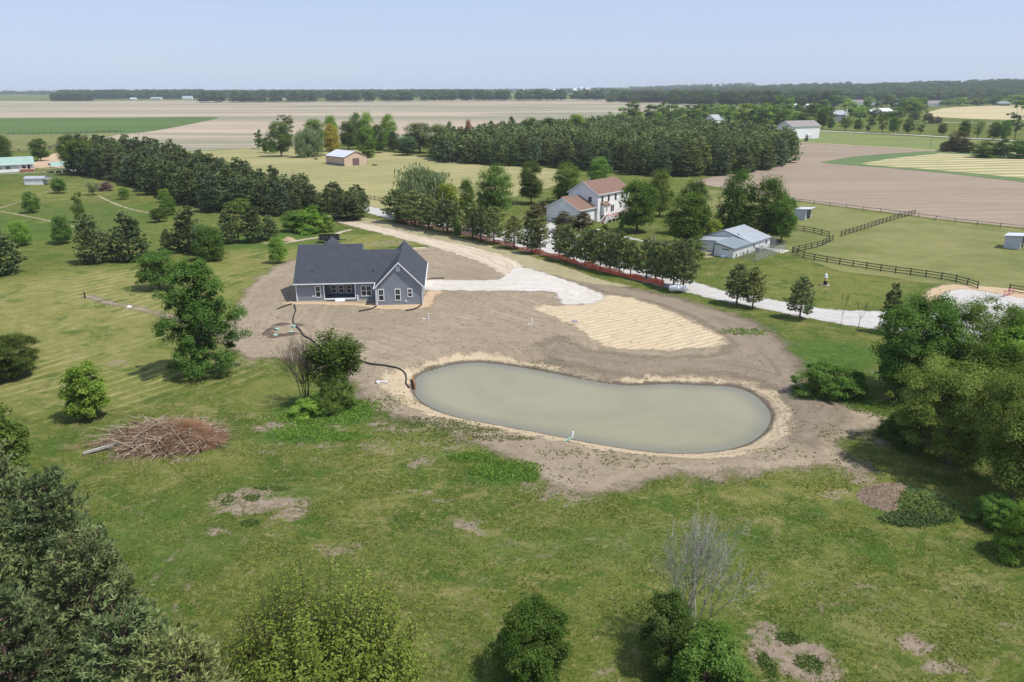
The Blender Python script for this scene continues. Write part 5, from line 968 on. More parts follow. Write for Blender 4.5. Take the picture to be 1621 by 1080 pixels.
wall_block(g_, 0, 9, -4.5, 4.5, 2.9, 4.2, 'x', M['sid_white'], 'wall', -.1); roof_block(g_, -6.0, 12, -4.5, 4.5, 2.9, 4.2, 'x', M['roof_green'], .4, .5, .14, 'roof', trim=M['trim'])
MB().box(2.0, 7.5, -4.56, -4.504, .1, 2.4).build('garage_door', M['white_paint'], g_)
cp = MB()
for (x, y) in ((-5.7,-4.2),(-5.7,4.2),(-2.9,-4.2),(-2.9,4.2)): cp.box(x-.09, x+.09, y-.09, y+.09, -.1, 2.75)
cp.build('carport_post', M['trim'], g_)
sx_, sy_ = G(39, 293); s_ = thing('garden_shed', 'small white shed with grey roof on the grass below the ranch house', 'shed', (sx_, sy_, 0), RAD(2))
wall_block(s_, 0, 6.8, 0, 4.0, 2.3, 3.0, 'x', M['sid_white'], 'wall', -.1); roof_block(s_, 0, 7.0, 0, 4.0, 2.3, 3.0, 'x', M['roof_lgrey'], .2, .25, .12, 'roof'); MB().box(6.85, 8.8, 0, 3.8, 2.0, 2.12).box(8.6, 8.75, .1, .25, 0, 2.0).build('lean_to', M['steel'], s_)
# ---- generic far house
def farhouse(name, label, px0, px1, pyb, rz, dp, ev, rd, wm, rm, chim=False, wins=2, axis='x', grp=None, cat='house', garage=None):
    x0, y0 = G(px0, pyb); x1, y1 = G(px1, pyb); L = abs(x1-x0); L = max(3, (L-dp*abs(math.sin(rz)))/max(.3, math.cos(rz)))
    ox = x0+(dp*math.sin(rz) if rz > 0 else 0); t = thing(name, label, cat, (ox, y0, hz1(x0, y0)), rz, grp)
    wall_block(t, 0, L, 0, dp, ev, rd, axis, M[wm], 'wall', -.5)
    rf = roof_block(t, 0, L, 0, dp, ev, rd, 'x', M[rm], .4, .4, .2, 'roof', trim=M['trim']) if axis == 'x' else roof_block(t, 0, dp, 0, L, ev, rd, 'y', M[rm], .4, .4, .2, 'roof', trim=M['trim'])
    if chim: MB().box(L-1.6, L-.3, -.75, -.01, 0, rd+1.5).build('chimney', M['sid_grey'], t)
    for k in range(wins):
        xx = L*(k+.6)/(wins+.3); window(t, 'y-', 0, xx, xx+1.1, 1.1, 2.4, fw=.1, grid=False)
    return t
farhouse('white_house', 'small white house with grey roof and chimney beyond the pine wood', 1118, 1149, 197.5, RAD(48), 11, 4.5, 9.0, 'sid_white', 'roof_lgrey', True)
wb = (182.06, 538.95); v3 = thing('white_barn', 'tall white barn with grey-brown roof behind the right end of the pine wood', 'barn', (193.0, 548.0, 0), RAD(22))
wall_block(v3, 0, 25, 0, 14, 8.6, 11.8, 'x', M['sid_white'], 'wall', -.5); roof_block(v3, 0, 25, 0, 14, 8.6, 11.8, 'x', M['roof_greyb'], .4, .5, .25, 'roof', trim=M['trim']); MB().box(3, 15, -.08, -.004, 0, 6).build('sliding_door', M['white_paint'], v3); MB().box(14.5, 18, -1.2, -.1, -.2, 2.4).build('lean_box', M['sid_grey'], v3)
farhouse('grey_house', 'dark grey two-storey house with white chimney among the far right trees', 1311, 1344, 192, RAD(18), 12, 6.5, 10.5, 'sid_slate', 'roof_lgrey', True, 3)
farhouse('horse_barn', 'long low white-roofed barn left half of the pair among the far right trees', 1375, 1393, 180, 0, 12, 2.8, 6.0, 'sid_white', 'trim', False, 0, cat='barn')
farhouse('horse_barn', 'long low white-roofed barn right half with a cupola among the far right trees', 1393.5, 1413, 180, 0, 12, 3.2, 6.5, 'sid_white', 'trim', False, 2, cat='barn')
farhouse('brick_roof_house', 'far house with reddish roof below the hillside wood', 1346, 1368, 167.5, RAD(-15), 14, 5, 11, 'sid_white', 'roof_greyb', False, 2)
farhouse('blue_house', 'far pale blue-roofed house right of the reddish roof', 1381, 1396, 168.5, RAD(5), 12, 4, 8, 'sid_grey', 'roof_slate2', False, 2)
farhouse('white_ranch', 'far white house with grey roof beside the dry hayfield', 1468, 1493, 168, RAD(-8), 14, 4.5, 9.5, 'sid_white', 'roof_greyb', False, 3)
farhouse('white_cottage', 'tiny white tower-like house in front of the hillside wood', 1420, 1424, 167, 0, 8, 9, 12, 'sid_white', 'roof_lgrey', False, 0)
farhouse('far_white_house', 'white farmhouse right of centre in front of the left far wood', 288, 302, 157.6, RAD(8), 14, 5.5, 11, 'sid_white', 'roof_slate2', False, 3)
farhouse('far_grey_house', 'grey farmhouse in the middle in front of the left far wood', 238, 254, 158, RAD(-6), 14, 4, 8.5, 'sid_grey', 'roof_lgrey', False, 2)
farhouse('far_white_barn', 'small white shed leftmost in front of the left far wood', 206, 214, 158, 0, 10, 4, 6, 'sid_white', 'trim', False, 0, cat='barn')
farhouse('far_green_barn', 'pale green roofed barn showing through a gap in the far tree row', 438, 448, 158, 0, 14, 5, 8, 'sid_white', 'roof_green', False, 0, cat='barn')
farhouse('far_farmhouse', 'white farmhouse in front of the darker far wood in the middle', 706, 719, 157.5, 0, 14, 8, 14, 'sid_white', 'roof_lgrey', False, 2)
farhouse('far_farm_shed', 'low white shed right next to the middle far farmhouse', 719.5, 728, 158, 0, 12, 4, 6, 'sid_white', 'trim', False, 0, cat='barn')
for k, px in enumerate((875, 889, 908, 919, 927, 932)):
    farhouse('far_silo_building', 'white farm building, %s from the left in the cluster at the middle horizon' % ORD[k], px, px+(5,4,5,3,4,3)[k], 149.5, 0, 30, (14,12,16,22,16,22)[k], (20,16,22,28,22,26)[k], 'sid_white', 'trim', False, 0, cat='barn')
farhouse('roadside_house', 'low house with brown roof half hidden left of the bright far trees', 1308-342, 1308-320, 198, 0, 9, 2.5, 4.6, 'sid_white', 'roof_brown', False, 2)
farhouse('far_blue_shed', 'bluish shed under the trees left of the far grey house', 1258, 1267, 186, 0, 9, 4, 6.5, 'sid_grey', 'roof_lgrey', False, 0, cat='shed')
farhouse('far_white_shed', 'white shed roof leftmost among the trees above the white barn', 1256, 1262, 170, 0, 10, 4, 6, 'sid_white', 'trim', False, 0, cat='shed'); farhouse('far_white_shed', 'white shed roof right of another above the white barn', 1275, 1287, 171, 0, 10, 4, 6.5, 'sid_white', 'trim', False, 0, cat='shed')
farhouse('right_edge_house', 'dark blue-roofed house at the far right in front of the hillside wood', 1580, 1600, 167.5, 0, 14, 4, 8, 'sid_slate', 'roof_slate', False, 2)

# ================================================================ fences, poles, props
def railfence(label, pts, h=1.35, spacing=2.6, rails=3, pmat='black_rail', rmat=None, name='rail_fence', pw=.14, group=None, smooth=0):
    P = smooth_poly(np.asarray(pts, float), smooth, False) if smooth else np.asarray(pts, float)
    cum = np.concatenate([[0], np.cumsum(np.linalg.norm(np.diff(P, axis=0), axis=1))]); n = max(1, int(cum[-1]/spacing)); Q = []
    for k in range(n+1):
        s = cum[-1]*k/n; i = min(np.searchsorted(cum, s, side='right')-1, len(P)-2); t = (s-cum[i])/(cum[i+1]-cum[i]+1e-9); Q.append(P[i]+(P[i+1]-P[i])*t)
    o = Q[0]; z0 = hz1(*o); f = thing(name, label, 'fence', (o[0], o[1], z0), 0, group); Q = [(q[0]-o[0], q[1]-o[1], hz1(*q)-z0) for q in Q]
    if len(Q) <= 98:
        for q in Q: MB().box(q[0]-pw/2, q[0]+pw/2, q[1]-pw/2, q[1]+pw/2, q[2]-.3, q[2]+h+.08).build('post', M[pmat], f)
    else:
        m = MB(); [m.box(q[0]-pw/2, q[0]+pw/2, q[1]-pw/2, q[1]+pw/2, q[2]-.3, q[2]+h+.08) for q in Q]; tag(m.build('posts', M[pmat], f), kind='stuff')
    for r in range(rails):
        z = h-.12-(h-.35)*r/max(1, rails-1) if rails > 1 else h-.1; m = MB()
        for a, b in zip(Q[:-1], Q[1:]): m.bar((a[0], a[1], a[2]+z), (b[0], b[1], b[2]+z), .05, .14)
        m.build('rail', M[rmat or pmat], f)
    return f
c_ = GP([(1254,401),(1268,408),(1290,413),(1340,421),(1400,430),(1460,438),(1510,446),(1547,458)])
railfence('curved dark three-rail fence in front of the large paddock', c_, smooth=4)
railfence('dark rail fence running up from the corner beside the kennel pad', GP([(1254,401),(1300,390),(1318,381)]), spacing=2.3)
railfence('dark rail fence climbing to the ploughed field between the two paddocks', GP([(1331,375),(1390,356),(1448,340)]), spacing=2.3)
railfence('short dark rail fence under the trees behind the kennel', GP([(1256,365),(1285,369),(1312,376)]), spacing=2.3)
railfence('dark rail fence at the right edge by the gravel pad', GP([(1597,462),(1640,470),(1700,480)]))
railfence('dark rail fence seen left of the willow beside the lane', GP([(586,316),(612,320),(640,324)]), spacing=2.4)
railfence('short dark fence behind the garage of the two-storey house', GP([(866,320),(885,322)]), spacing=2.4)
railfence('long thin post and wire fence along the edge of the ploughed field', GP([(1140,301),(1250,320),(1390,338),(1450,345),(1500,353),(1621,366),(1700,375)]), h=1.3, spacing=5.2, rails=1, pw=.16, pmat='pole', name='wire_fence')
for lb, pts in [('dark fence along the upper edge of the left paddock', [(12,214),(90,213),(150,210.5),(192,209)]), ('dark fence along the lower edge of the left paddock', [(14,240),(60,238),(78,236)]), ('dark fence slanting right of the round tree by the ranch garage', [(78,236),(95,230),(112,224)])]:
    railfence(lb, GP(pts), h=1.6, spacing=4.5, rails=3, pw=.3)
railfence('wire fence line from the ranch garage down into the pasture', GP([(64,276),(85,283),(105,290)]), h=1.2, spacing=3, rails=1, pw=.1, pmat='pole', name='wire_fence')
railfence('white fence by the road left of the small white house', GP([(1085,196),(1108,196.5)]), h=1.6, spacing=5, rails=3, pmat='white_paint', pw=.3, name='white_fence')
# orange safety fence
def orange_mat():
    t = NT('orange_net'); p = t.oc(); sx = t.n('SeparateXYZ'); t.put(sx.inputs[0], p); a = t.math('FRACT', t.math('MULTIPLY', t.math('ADD', sx.outputs[0], sx.outputs[1]), 9)); b = t.math('FRACT', t.math('MULTIPLY', sx.outputs[2], 10))
    al = t.math('MAXIMUM', t.math('LESS_THAN', a, .62), t.math('LESS_THAN', b, .6)); n = t.noise(p, .5, 4, .6); return t.pbr(t.mix(t.rng(n, .35, .65), (.55,.085,.035), (.80,.15,.05)), .7, .15, alpha=al)
M['orange_net'] = orange_mat()
of = smooth_poly(GP([(626,349),(660,356),(700,364),(735,372),(770,382),(800,389),(830,397),(858,404),(890,412),(915,419),(950,429),(980,437),(1010,444),(1035,449),(1050,454)]), 5, False)
o0 = of[0]; F_ = thing('safety_fence', 'orange plastic mesh safety fence under the row of pines', 'fence', (o0[0], o0[1], hz1(*o0))); rng = np.random.default_rng(9)
V = []; 
for i, q in enumerate(of):
    h_ = 1.15-.45*max(0, math.sin(i*.9))*rng.uniform(.3, 1); h_ = .55 if i % 17 in (11, 12) else h_; j = rng.normal()*.12
    for k in range(4): V.append((q[0]-o0[0]+j*k/3*.8, q[1]-o0[1]+j*k/3+.1*math.sin(k*2+i), .04+h_*k/3))
FF = [(i*4+k, (i+1)*4+k, (i+1)*4+k+1, i*4+k+1) for i in range(len(of)-1) for k in range(3)]
obj('netting', mesh_np('netting', V, FF, True), M['orange_net'], F_)
for i in range(0, len(of), 2): q = of[i]; MB().box(q[0]-o0[0]-.03, q[0]-o0[0]+.03, q[1]-o0[1]+.12, q[1]-o0[1]+.18, -.1, 1.25).build('post', M['pole'], F_)
x, y = G(1588, 472); gt = thing('red_gate', 'pinkish red metal farm gate standing open by the gravel pad', 'gate', (x, y, 0), RAD(38)); m = MB(); rm = plain('red_gate_paint', (.42,.14,.14), .5, .3)
for z in (.25, .5, .75, 1.0, 1.25): m.bar((0,0,z), (4.2,0,z), .06, .05)
m.build('bar', rm, gt); MB().box(-.04,.04,-.03,.03,0,1.35).box(4.16,4.24,-.03,.03,0,1.35).box(2.06,2.14,-.03,.03,.2,1.3).build('frame', rm, gt)
def pole(px, pyb, pyt, label, mat='pole', xf=None, arm=False, r=.14, name='utility_pole'):
    x, y = G(px, pyb); h_ = HY(px, pyt, y)[1]; t = thing(name, label, 'pole', (x, y, hz1(x, y)))
    MB().lathe([(r,-.3),(r*.7,h_)], 0, 0, 8).build('shaft', M[mat], t)
    if xf: MB().lathe([(.26,0),(.28,.1),(.28,.75),(.2,.85)], .3, -.25, 10).build('transformer', M['steel'], t, (0,0,h_*xf))
    if arm: MB().box(-1.1, 1.1, -.06, .06, h_-.5, h_-.38).build('crossarm', M[mat], t)
    return t
pole(1032, 437, 370, 'wooden power pole with transformer rising from the lane pines', xf=.72, r=.2); pole(702, 366, 306, 'pole with grey transformer beside the yellow-green tree', xf=.68, r=.2)
pole(785, 356, 331, 'short grey pole left of the two-storey house', 'steel', r=.12); pole(612, 237, 212, 'white pole at the edge of the barn grove', 'white_paint', r=.22, name='white_pole')
pole(222, 231, 208, 'distant power pole with crossarm above the left windbreak', arm=True, r=.16); pole(203, 226, 214, 'small distant post above the left windbreak', r=.14)
pole(1472, 236, 214, 'lone thin pole at the edge of the hay meadow', 'pole', r=.16); pole(464, 276, 268, 'short post on the mown lawn above the windbreak', r=.12, name='post'); pole(135, 474, 464, 'short dark post at the head of the dirt track', 'black', r=.14, name='post')
pole(936, 205, 175, 'thin power pole behind the wood', r=.15); pole(1183, 186, 148, 'tall far power pole among the trees', r=.2)
for (px, py) in ((866,318),(818,322)): pole(px, py, py-7, 'grey fence post %s of the egg-shaped tree' % ('right' if px > 850 else 'left'), r=.12, name='post')
# propane tank
x, y = G(1072, 464); pt = thing('propane_tank', 'white horizontal propane tank at the end of the orange fence', 'gas tank', (x, y, hz1(x, y)), RAD(-8)); n = 20
prof = [(-1.5,.05),(-1.47,.28),(-1.38,.42),(-1.22,.50),(1.22,.50),(1.38,.42),(1.47,.28),(1.5,.05)]
V = []; F = []
for a, r in prof:
    for k in range(n): th = 2*math.pi*k/n; V.append((a, r*math.cos(th), .85+r*math.sin(th)))
for i in range(len(prof)-1):
    for k in range(n): F.append((i*n+k, i*n+(k+1)%n, (i+1)*n+(k+1)%n, (i+1)*n+k))
MB().add(V, F+[tuple(range(n)), tuple(range(7*n, 8*n))]).build('tank', M['white_paint'], pt, smooth=True); MB().lathe([(.2,1.33),(.2,1.52),(.1,1.58)], 0, 0, 12).build('dome', M['white_paint'], pt)
for s in (-.9, .9): MB().box(s-.08, s+.08, -.35, .35, -.05, .42).build('leg', M['steel'], pt)
# black drain hoses
def hose(label, px, r=.11, z=.1, extra=None, name='drain_hose'):
    P = smooth_poly(GP(px), 7, False); P3 = [(q[0], q[1], hz1(*q)+z+.04) for q in P]; o = P3[0]
    V, F = tube_path([(a-o[0], b-o[1], c-o[2]) for a, b, c in P3], r, 7); ob = obj(name, mesh_np(name, V, F, True), M['black'], None, o); return tag(ob, label, 'pipe', 'black drain hoses')
hose('long black corrugated drain hose winding from the house to the pond', [(466,483),(468,492),(465,500),(464,508),(467,515),(474,521),(481,531),(492,537),(505,549),(520,557),(545,570),(560,568),(572,572),(592,580),(612,582),(632,584),(641,588),(643,596),(642,601),(647,607)], .095)
hose('short black hose running left from the house corner', [(462,482),(452,485),(439,490)], .10); hose('short black hose from the left corner of the gable wing', [(596,486),(588,490),(578,492),(568,494)], .10); hose('short black hose from the right corner of the gable wing', [(667,484),(660,489),(650,492),(642,493)], .10); hose('black hose lying beside the white gravel drive behind the wing', [(678,443),(690,441),(703,441)], .09)
# septic covers and dug spoil
for k, (px, py, lb) in enumerate([(439,521,'upper left'),(465,517,'beside the hose'),(461,526,'right, nearest the hose bend'),(436,531,'lower left')]):
    x, y = G(px, py); t = thing('septic_riser', 'mint green septic riser lid, %s of four in the dug ring' % lb, 'septic lid', (x, y, hz1(x, y)), k, 'green septic lids')
    MB().lathe([(.30,-.1),(.30,.22),(.34,.22),(.34,.28),(.10,.33),(.0,.33)], 0, 0, 14).build('lid', M['pvc_green'], t); MB().lathe([(.055,.33),(.055,.6),(.0,.62)], .0, 0, 8).build('pipe', M['pvc_green'], t)
def mound(name, label, cx, cy, rx, ry, h_, mat, seed, rot=0, n=44, cat='dirt heap', ridg=.5):
    rng = np.random.default_rng(seed); u = np.linspace(-1.15, 1.15, n); U, Vv = np.meshgrid(u, u); d = np.sqrt(U**2+Vv**2); z = h_*np.clip(1-d**1.5, -.1, 1)
    nz = np.zeros(U.shape)
    for k in range(9): f = rng.uniform(2, 13, 2); nz += np.abs(np.sin(U*f[0]+Vv*f[1]*rng.choice([-1,1])+rng.uniform(0, 6)))*.5/(1+k*.12)
    nz = nz/4+rng.normal(size=U.shape)*.05; z = z*(1+ridg*(nz-.4))+rng.normal(size=U.shape)*h_*.03; z = np.where(d > 1.05, -.12, z); c, s = math.cos(rot), math.sin(rot)
    X = U*rx*c-Vv*ry*s; Y = U*rx*s+Vv*ry*c; i = np.arange(n*n).reshape(n, n); F = np.stack([i[:-1,:-1], i[:-1,1:], i[1:,1:], i[1:,:-1]], -1).reshape(-1,4)
    o = obj(name, mesh_np(name, np.stack([X, Y, z], -1), F, False), M[mat], None, (cx, cy, hz1(cx, cy)-.02)); return tag(o, label, cat)
def heapmat(nm, a, b):
    t = NT(nm); p = t.pos(); n = t.noise(p, 1.5, 6, .7); n2 = t.noise(p, 7, 4, .7); c = t.mix(t.rng(n, .35, .65), a, b); c = t.mix(t.rng(n2, .4, .62, .4, 0), c, tuple(x*.6 for x in a)); return t.pbr(c, 1, .03, t.bump(n2, 1.0, .12))
M['spoil'] = heapmat('dark_spoil', (.120,.090,.070), (.175,.135,.105)); M['heap'] = heapmat('dug_earth', (.285,.215,.150), (.205,.155,.108)); M['heap_tan'] = heapmat('tan_heap', (.45,.33,.21), (.40,.28,.18))
for k, (px, py, rx, ry, lb) in enumerate([(445,513,1.6,.6,'upper left arc of the dug ring'),(472,514,1.1,.7,'right of the drain hose at the dug ring'),(424,526,1.0,1.3,'left end of the dug ring'),(446,530,2.0,.45,'lower arc of the dug ring'),(462,527.5,1.4,.4,'lower right arc of the dug ring'),(430,520,1.1,.6,'upper left corner of the dug ring'),(432,532,1.0,.5,'lower left corner of the dug ring')]):
    x, y = G(px, py); mound('soil_spoil', 'dark spoil heap at the '+lb, x, y, rx, ry, .32, 'spoil', 30+k, [.35,0,.2,.12,.1,.5,-.2][k], 26, ridg=.9)
x, y = G(1412, 790); mound('dirt_mound', 'dark clodded dirt mound at the edge of the right grove', x, y, 3.1, 2.4, 1.25, 'heap', 50, .2, 60, ridg=.6)
x, y = G(1452, 800); mound('weedy_mound', 'weed covered half of the dirt mound under the grove', x, y, 3.6, 2.4, 1.2, 'grass', 51, -.35, 40)
tufts('mound_weeds', 'weeds growing over the dirt mound', np.stack([x+np.random.default_rng(1).normal(size=1)*0, [y]], 1).reshape(1,2), .1, .2, .1, (.062,.110,.040), 1) if False else None
rng = np.random.default_rng(77); n = 900; a = rng.uniform(0, 6.28, n); r = np.sqrt(rng.uniform(0, 1, n)); qx = np.cos(a)*r*3.3; qy = np.sin(a)*r*2.2; P = np.stack([x+qx*math.cos(-.35)-qy*math.sin(-.35), y+qx*math.sin(-.35)+qy*math.cos(-.35), hz1(x, y)+1.15*np.clip(1-r**1.5, 0, 1)], 1)
V, F, tn = tuft_mesh(P, .12, .5, .18, rng, 5); o = obj('mound_weeds', mesh_np('mound_weeds', V, F, False, None, {'tint': tn}), M['leaf']); o.color = (.20,.28,.11,1); tag(o, 'green weeds over the right half of the dirt mound', 'weeds', kind='stuff')
x, y = G(457, 381); mound('tan_heap', 'small tan soil heap at the end of the pale track behind the house', x, y, 1.7, 1.2, .8, 'heap_tan', 52, 0, 20); x, y = G(425, 386); mound('pale_heap', 'pale flat heap on the lawn left of the tan heap', x, y, 1.6, .8, .3, 'rim', 53, 0, 16)
# brush pile
x, y = G(264, 702); rng = np.random.default_rng(21); BP = thing('brush_pile', 'large heap of cut grey and reddish brown branches on the grass', 'brush pile', (x, y, hz1(x, y)))
def stickmat(nm, cols):
    t = NT(nm); tt = t.attr('tint'); c = t.mix(t.rng(tt, 0, .5, smooth=False), cols[0], cols[1]); c = t.mix(t.rng(tt, .5, 1, smooth=False), c, cols[2]); return t.pbr(c, .95, .05)
M['stick'] = stickmat('dead_wood', [(.11,.075,.048), (.26,.180,.118), (.42,.35,.27)]); M['twig'] = stickmat('dead_twigs', [(.22,.090,.040), (.32,.17,.085), (.38,.30,.22)])
def sticks(n, L0, L1, r0, r1, sx, sy, hh, mode, seed, cxo=0.0):
    rng = np.random.default_rng(seed); S = []; tn = []
    for i in range(n):
        a = rng.uniform(0, 6.28); q = math.sqrt(rng.uniform()); bx, by = math.cos(a)*q*sx+cxo, math.sin(a)*q*sy; zz = max(.05, hh*(1-q**1.8)*rng.uniform(.35, 1.05)); L = rng.uniform(L0, L1)
        if mode == 'radial': ang = a+rng.normal()*.6
        elif mode == 'left': ang = math.pi+rng.normal()*.55
        else: ang = rng.uniform(0, 6.28)
        el = rng.normal()*.22+.06; d = np.array([math.cos(ang)*math.cos(el), math.sin(ang)*math.cos(el), math.sin(el)]); p = np.array([bx, by, zz])-d*L*.35; r = rng.uniform(r0, r1); tb = rng.uniform(); k = 3 if L > 1.5 else 2; p[2] = min(max(p[2], .03), hh+.35); pr = p
        for j in range(k):
            d = d+rng.normal(size=3)*.12; d /= np.linalg.norm(d); nx = pr+d*L/k; nx[2] = min(max(nx[2], .03), hh*max(0, 1-((nx[0]-cxo)/sx/1.25)**2-((nx[1])/sy/1.25)**2)+.25+.9*rng.uniform()**2); S.append([*pr, *nx, r*(1-.7*j/k), r*(1-.7*(j+1)/k)]); tn += [tb]*4
            if r > .03 and rng.uniform() < .8:
                e = d+rvec(rng, 1)[0]*.8; e /= np.linalg.norm(e); e[2] *= .35; S.append([*nx, *(nx+e*L*.3), r*.4, .006]); tn += [tb]*4
            pr = nx
    V, F = segs_mesh(S, 4); return V, F, np.clip(tn, 0, 1)
for nm, args, mt in [('logs', (150, 2.4, 6.5, .05, .13, 4.8, 3.0, 1.5, 'left', 1, -.5), 'stick'), ('branches', (900, 1.4, 4.6, .018, .055, 5.4, 3.3, 1.9, 'any', 2, 0), 'stick'), ('twigs', (9000, .4, 1.6, .006, .016, 5.5, 3.3, 1.9, 'any', 3, .4), 'twig'), ('fine_twigs', (7000, .4, 1.2, .006, .013, 3.0, 2.4, 2.3, 'any', 4, 2.2), 'twig')]:
    V, F, tn = sticks(*args); obj(nm, mesh_np(nm, V, F, False, None, {'tint': tn}), M[mt], BP)
m = MB(); m.bar((-6.8,-3.0,.15), (-4.2,-1.6,.5), .28, .22); m.build('thick_trunk', M['bark_pale'], BP)
# trailer behind the house
x, y = G(505, 386); t = thing('dump_trailer', 'black dump trailer parked behind the new house', 'trailer', (x, y, hz1(x, y)), RAD(8)); bk_ = M['black']
MB().box(0, 4.6, 0, .06, .75, 1.75).box(0, 4.6, 2.04, 2.1, .75, 1.75).box(0, .06, .062, 2.038, .75, 1.75).box(4.54, 4.6, .062, 2.038, .75, 1.75).box(.062, 4.538, .062, 2.038, .75, .82).build('bed', bk_, t)
m = MB(); [m.box(.2+.62*k, .27+.62*k, -.07, -.003, .78, 1.74) for k in range(8)]; m.build('rib', M['sid_slate'], t)
for wx in (1.5, 2.4):
    for wy in (-.28, 2.16): wh = MB().lathe([(.36,0),(.38,.05),(.38,.20),(.36,.25)], 0, 0, 16).build('wheel', M['black'], t, (wx, wy+.25, .38)); wh.rotation_euler = (RAD(90),0,0); rm_ = MB().lathe([(.18,-.012),(.18,.0)], 0, 0, 12).build('rim', M['steel'], wh, (0,0,.27))
MB().box(-.1, 4.7, .5, .62, .55, .74).box(-.1, 4.7, 1.5, 1.62, .55, .74).build('chassis', bk_, t); MB().bar((4.6,1.05,.62), (6.2,1.05,.55), .12, .12).bar((5.0,.6,.62), (6.1,1.02,.56), .08, .08).build('tongue', bk_, t)
# small white and metal bits
def bit(name, label, cat, px, py, build, group=None, rz=0): x, y = G(px, py); t = thing(name, label, cat, (x, y, hz1(x, y)), rz, group); build(t); return t
bit('white_pipe', 'white upright pipe over a dug spot right of the house', 'pipe', 678, 506, lambda t: (MB().lathe([(.07,0),(.07,.75),(.1,.75),(.1,.85)], 0, 0, 8).build('riser', M['white_paint'], t), MB().bar((-.9,-.1,.08), (-.15,.05,.10), .14, .12).build('offcut', M['white_paint'], t), MB().box(-.5,-.2,.1,.3,0,.2).build('block', M['dark'], t)))
bit('white_pipe', 'white capped pipe standing in the dirt left of the straw patch', 'pipe', 842, 514, lambda t: (MB().lathe([(.08,0),(.08,.85),(.11,.85),(.11,.95)], 0, 0, 8).build('riser', M['white_paint'], t), MB().bar((-.6,-.1,.05), (-.1,.0,.05), .12, .08).build('offcut', M['white_paint'], t)))
bit('concrete_box', 'small grey concrete box on the straw patch', 'box', 910, 511, lambda t: (MB().box(-.42,.42,-.3,.3,0,.30).build('base', M['concrete'], t), MB().box(-.36,.36,-.25,.25,.302,.38).build('lid', M['steel'], t)))
bit('pump', 'white and black pump parts lying near the pond corner', 'pump', 601, 608, lambda t: (MB().lathe([(.18,0),(.2,.3),(.12,.4)], -.2, -.25, 10).build('drum', M['white_paint'], t), MB().bar((-.1,.1,.15), (.95,.05,.15), .16, .16).build('pipe', M['white_paint'], t), MB().box(-.45,-.15,-.1,.25,0,.32).build('motor', M['black'], t), MB().lathe([(.03,0),(.03,1.2),(.06,1.2),(.06,1.35)], .75, .75, 6).build('standpipe', M['white_paint'], t), MB().bar((-1.0,0,.06), (-.4,.02,.06), .14, .08).build('plank', M['tan_soil'] if False else M['concrete'], t)))
def pondpipe(t): MB().bar((-.6,-.1,.15), (.15,.2,.45), .16, .16).build('pipe', M['pvc_green'], t); MB().bar((.15,.2,.42), (.28,.25,1.05), .16, .16).build('elbow', M['white_paint'], t)
bit('overflow_pipe', 'bent white overflow pipe on the near bank of the pond', 'pipe', 903, 697, pondpipe)
x, y = G(655, 610, WATER_Z); t = thing('retaining_board', 'rusty orange upright board holding the bank at the left end of the pond', 'board', (x, y, WATER_Z), RAD(-78)); MB().box(-1.5, 1.6, -.05, .05, -.5, .75).build('board', plain('rusty_board', (.36,.17,.07), .9, .1, .25, 3), t); MB().box(-1.3,-1.18,.052,.15,-.5,.9).build('stake', M['pole'], t); MB().box(1.2,1.32,.052,.15,-.5,.9).build('stake', M['pole'], t)
def ornament(t):
    MB().lathe([(.85,0),(.85,.12),(.6,.14)], 0, 0, 12).build('base', plain('stone_base', (.30,.22,.18), .9, .1, .3), t); MB().lathe([(.36,.14),(.33,.9)], 0, 0, 8).build('lower_band', M['black'], t); MB().lathe([(.33,.902),(.29,1.5)], 0, 0, 8).build('middle_band', plain('yellow_paint', (.62,.44,.15), .6, .2), t); MB().lathe([(.36,1.502),(.36,1.6),(.2,1.62),(.2,1.95),(.26,1.97),(.04,2.25),(.03,2.7)], 0, 0, 8).build('lantern', M['white_paint'], t)
bit('lawn_lighthouse', 'small yellow, black and white lighthouse lawn ornament', 'lawn ornament', 1306, 452, ornament)
bit('tarp', 'scrap of white plastic on the dirt track in the left pasture', 'scrap', 205, 486.5, lambda t: MB().add([(-.4,-.25,.02),(.1,-.35,.02),(.45,.1,.02),(-.1,.3,.02),(0,0,.3)], [(0,1,4),(1,2,4),(2,3,4),(3,0,4),(3,2,1,0)]).build('sheet', M['white_paint'], t))
def plank(t): MB().bar((-1.6,0,.06), (1.6,.35,.06), .5, .1).bar((-1.2,.5,.06), (1.3,.75,.06), .3, .1).build('board', plain('raw_timber', (.60,.50,.36), .9, .1), t)
bit('plank_stack', 'raw timber planks lying on the grass behind the gable wing', 'planks', 663, 394, plank)
def golfcart(t):
    MB().box(-1.2,1.2,-.6,.6,.35,.8).prism([(-.6,.8),(.6,.8),(.5,1.15),(-.5,1.15)], 'x', -.1, .7).build('body', M['white_paint'], t); MB().box(-.9,-.2,-.55,.55,.802,1.0).build('seat', M['black'], t)
    for a in (-.8, .8):
        for b in (-.62, .5): w_ = MB().lathe([(.28,0),(.3,.03),(.3,.1),(.28,.13)], 0, 0, 12).build('wheel', M['black'], t, (a, b+.13, .3)); w_.rotation_euler = (RAD(90),0,0)
bit('utility_cart', 'white and black utility cart parked by the deck stairs', 'vehicle', 945, 371, golfcart, rz=RAD(-35))
def implement(t):
    MB().box(-.4,.4,-.5,.5,.3,1.2).build('frame', M['dark'], t); MB().bar((-2.4,0,.35), (-.4,0,.6), .12, .12).build('drawbar', M['deckwood'], t)
    for b in (-.6, .6): w_ = MB().lathe([(.42,-.06),(.42,.06)], 0, 0, 14).build('wheel', M['black'], t, (.1, b, .42)); w_.rotation_euler = (RAD(90),0,0)
bit('farm_implement', 'rusty two-wheeled farm implement on the lawn before the pine wood', 'implement', 698, 253, implement, rz=.1)
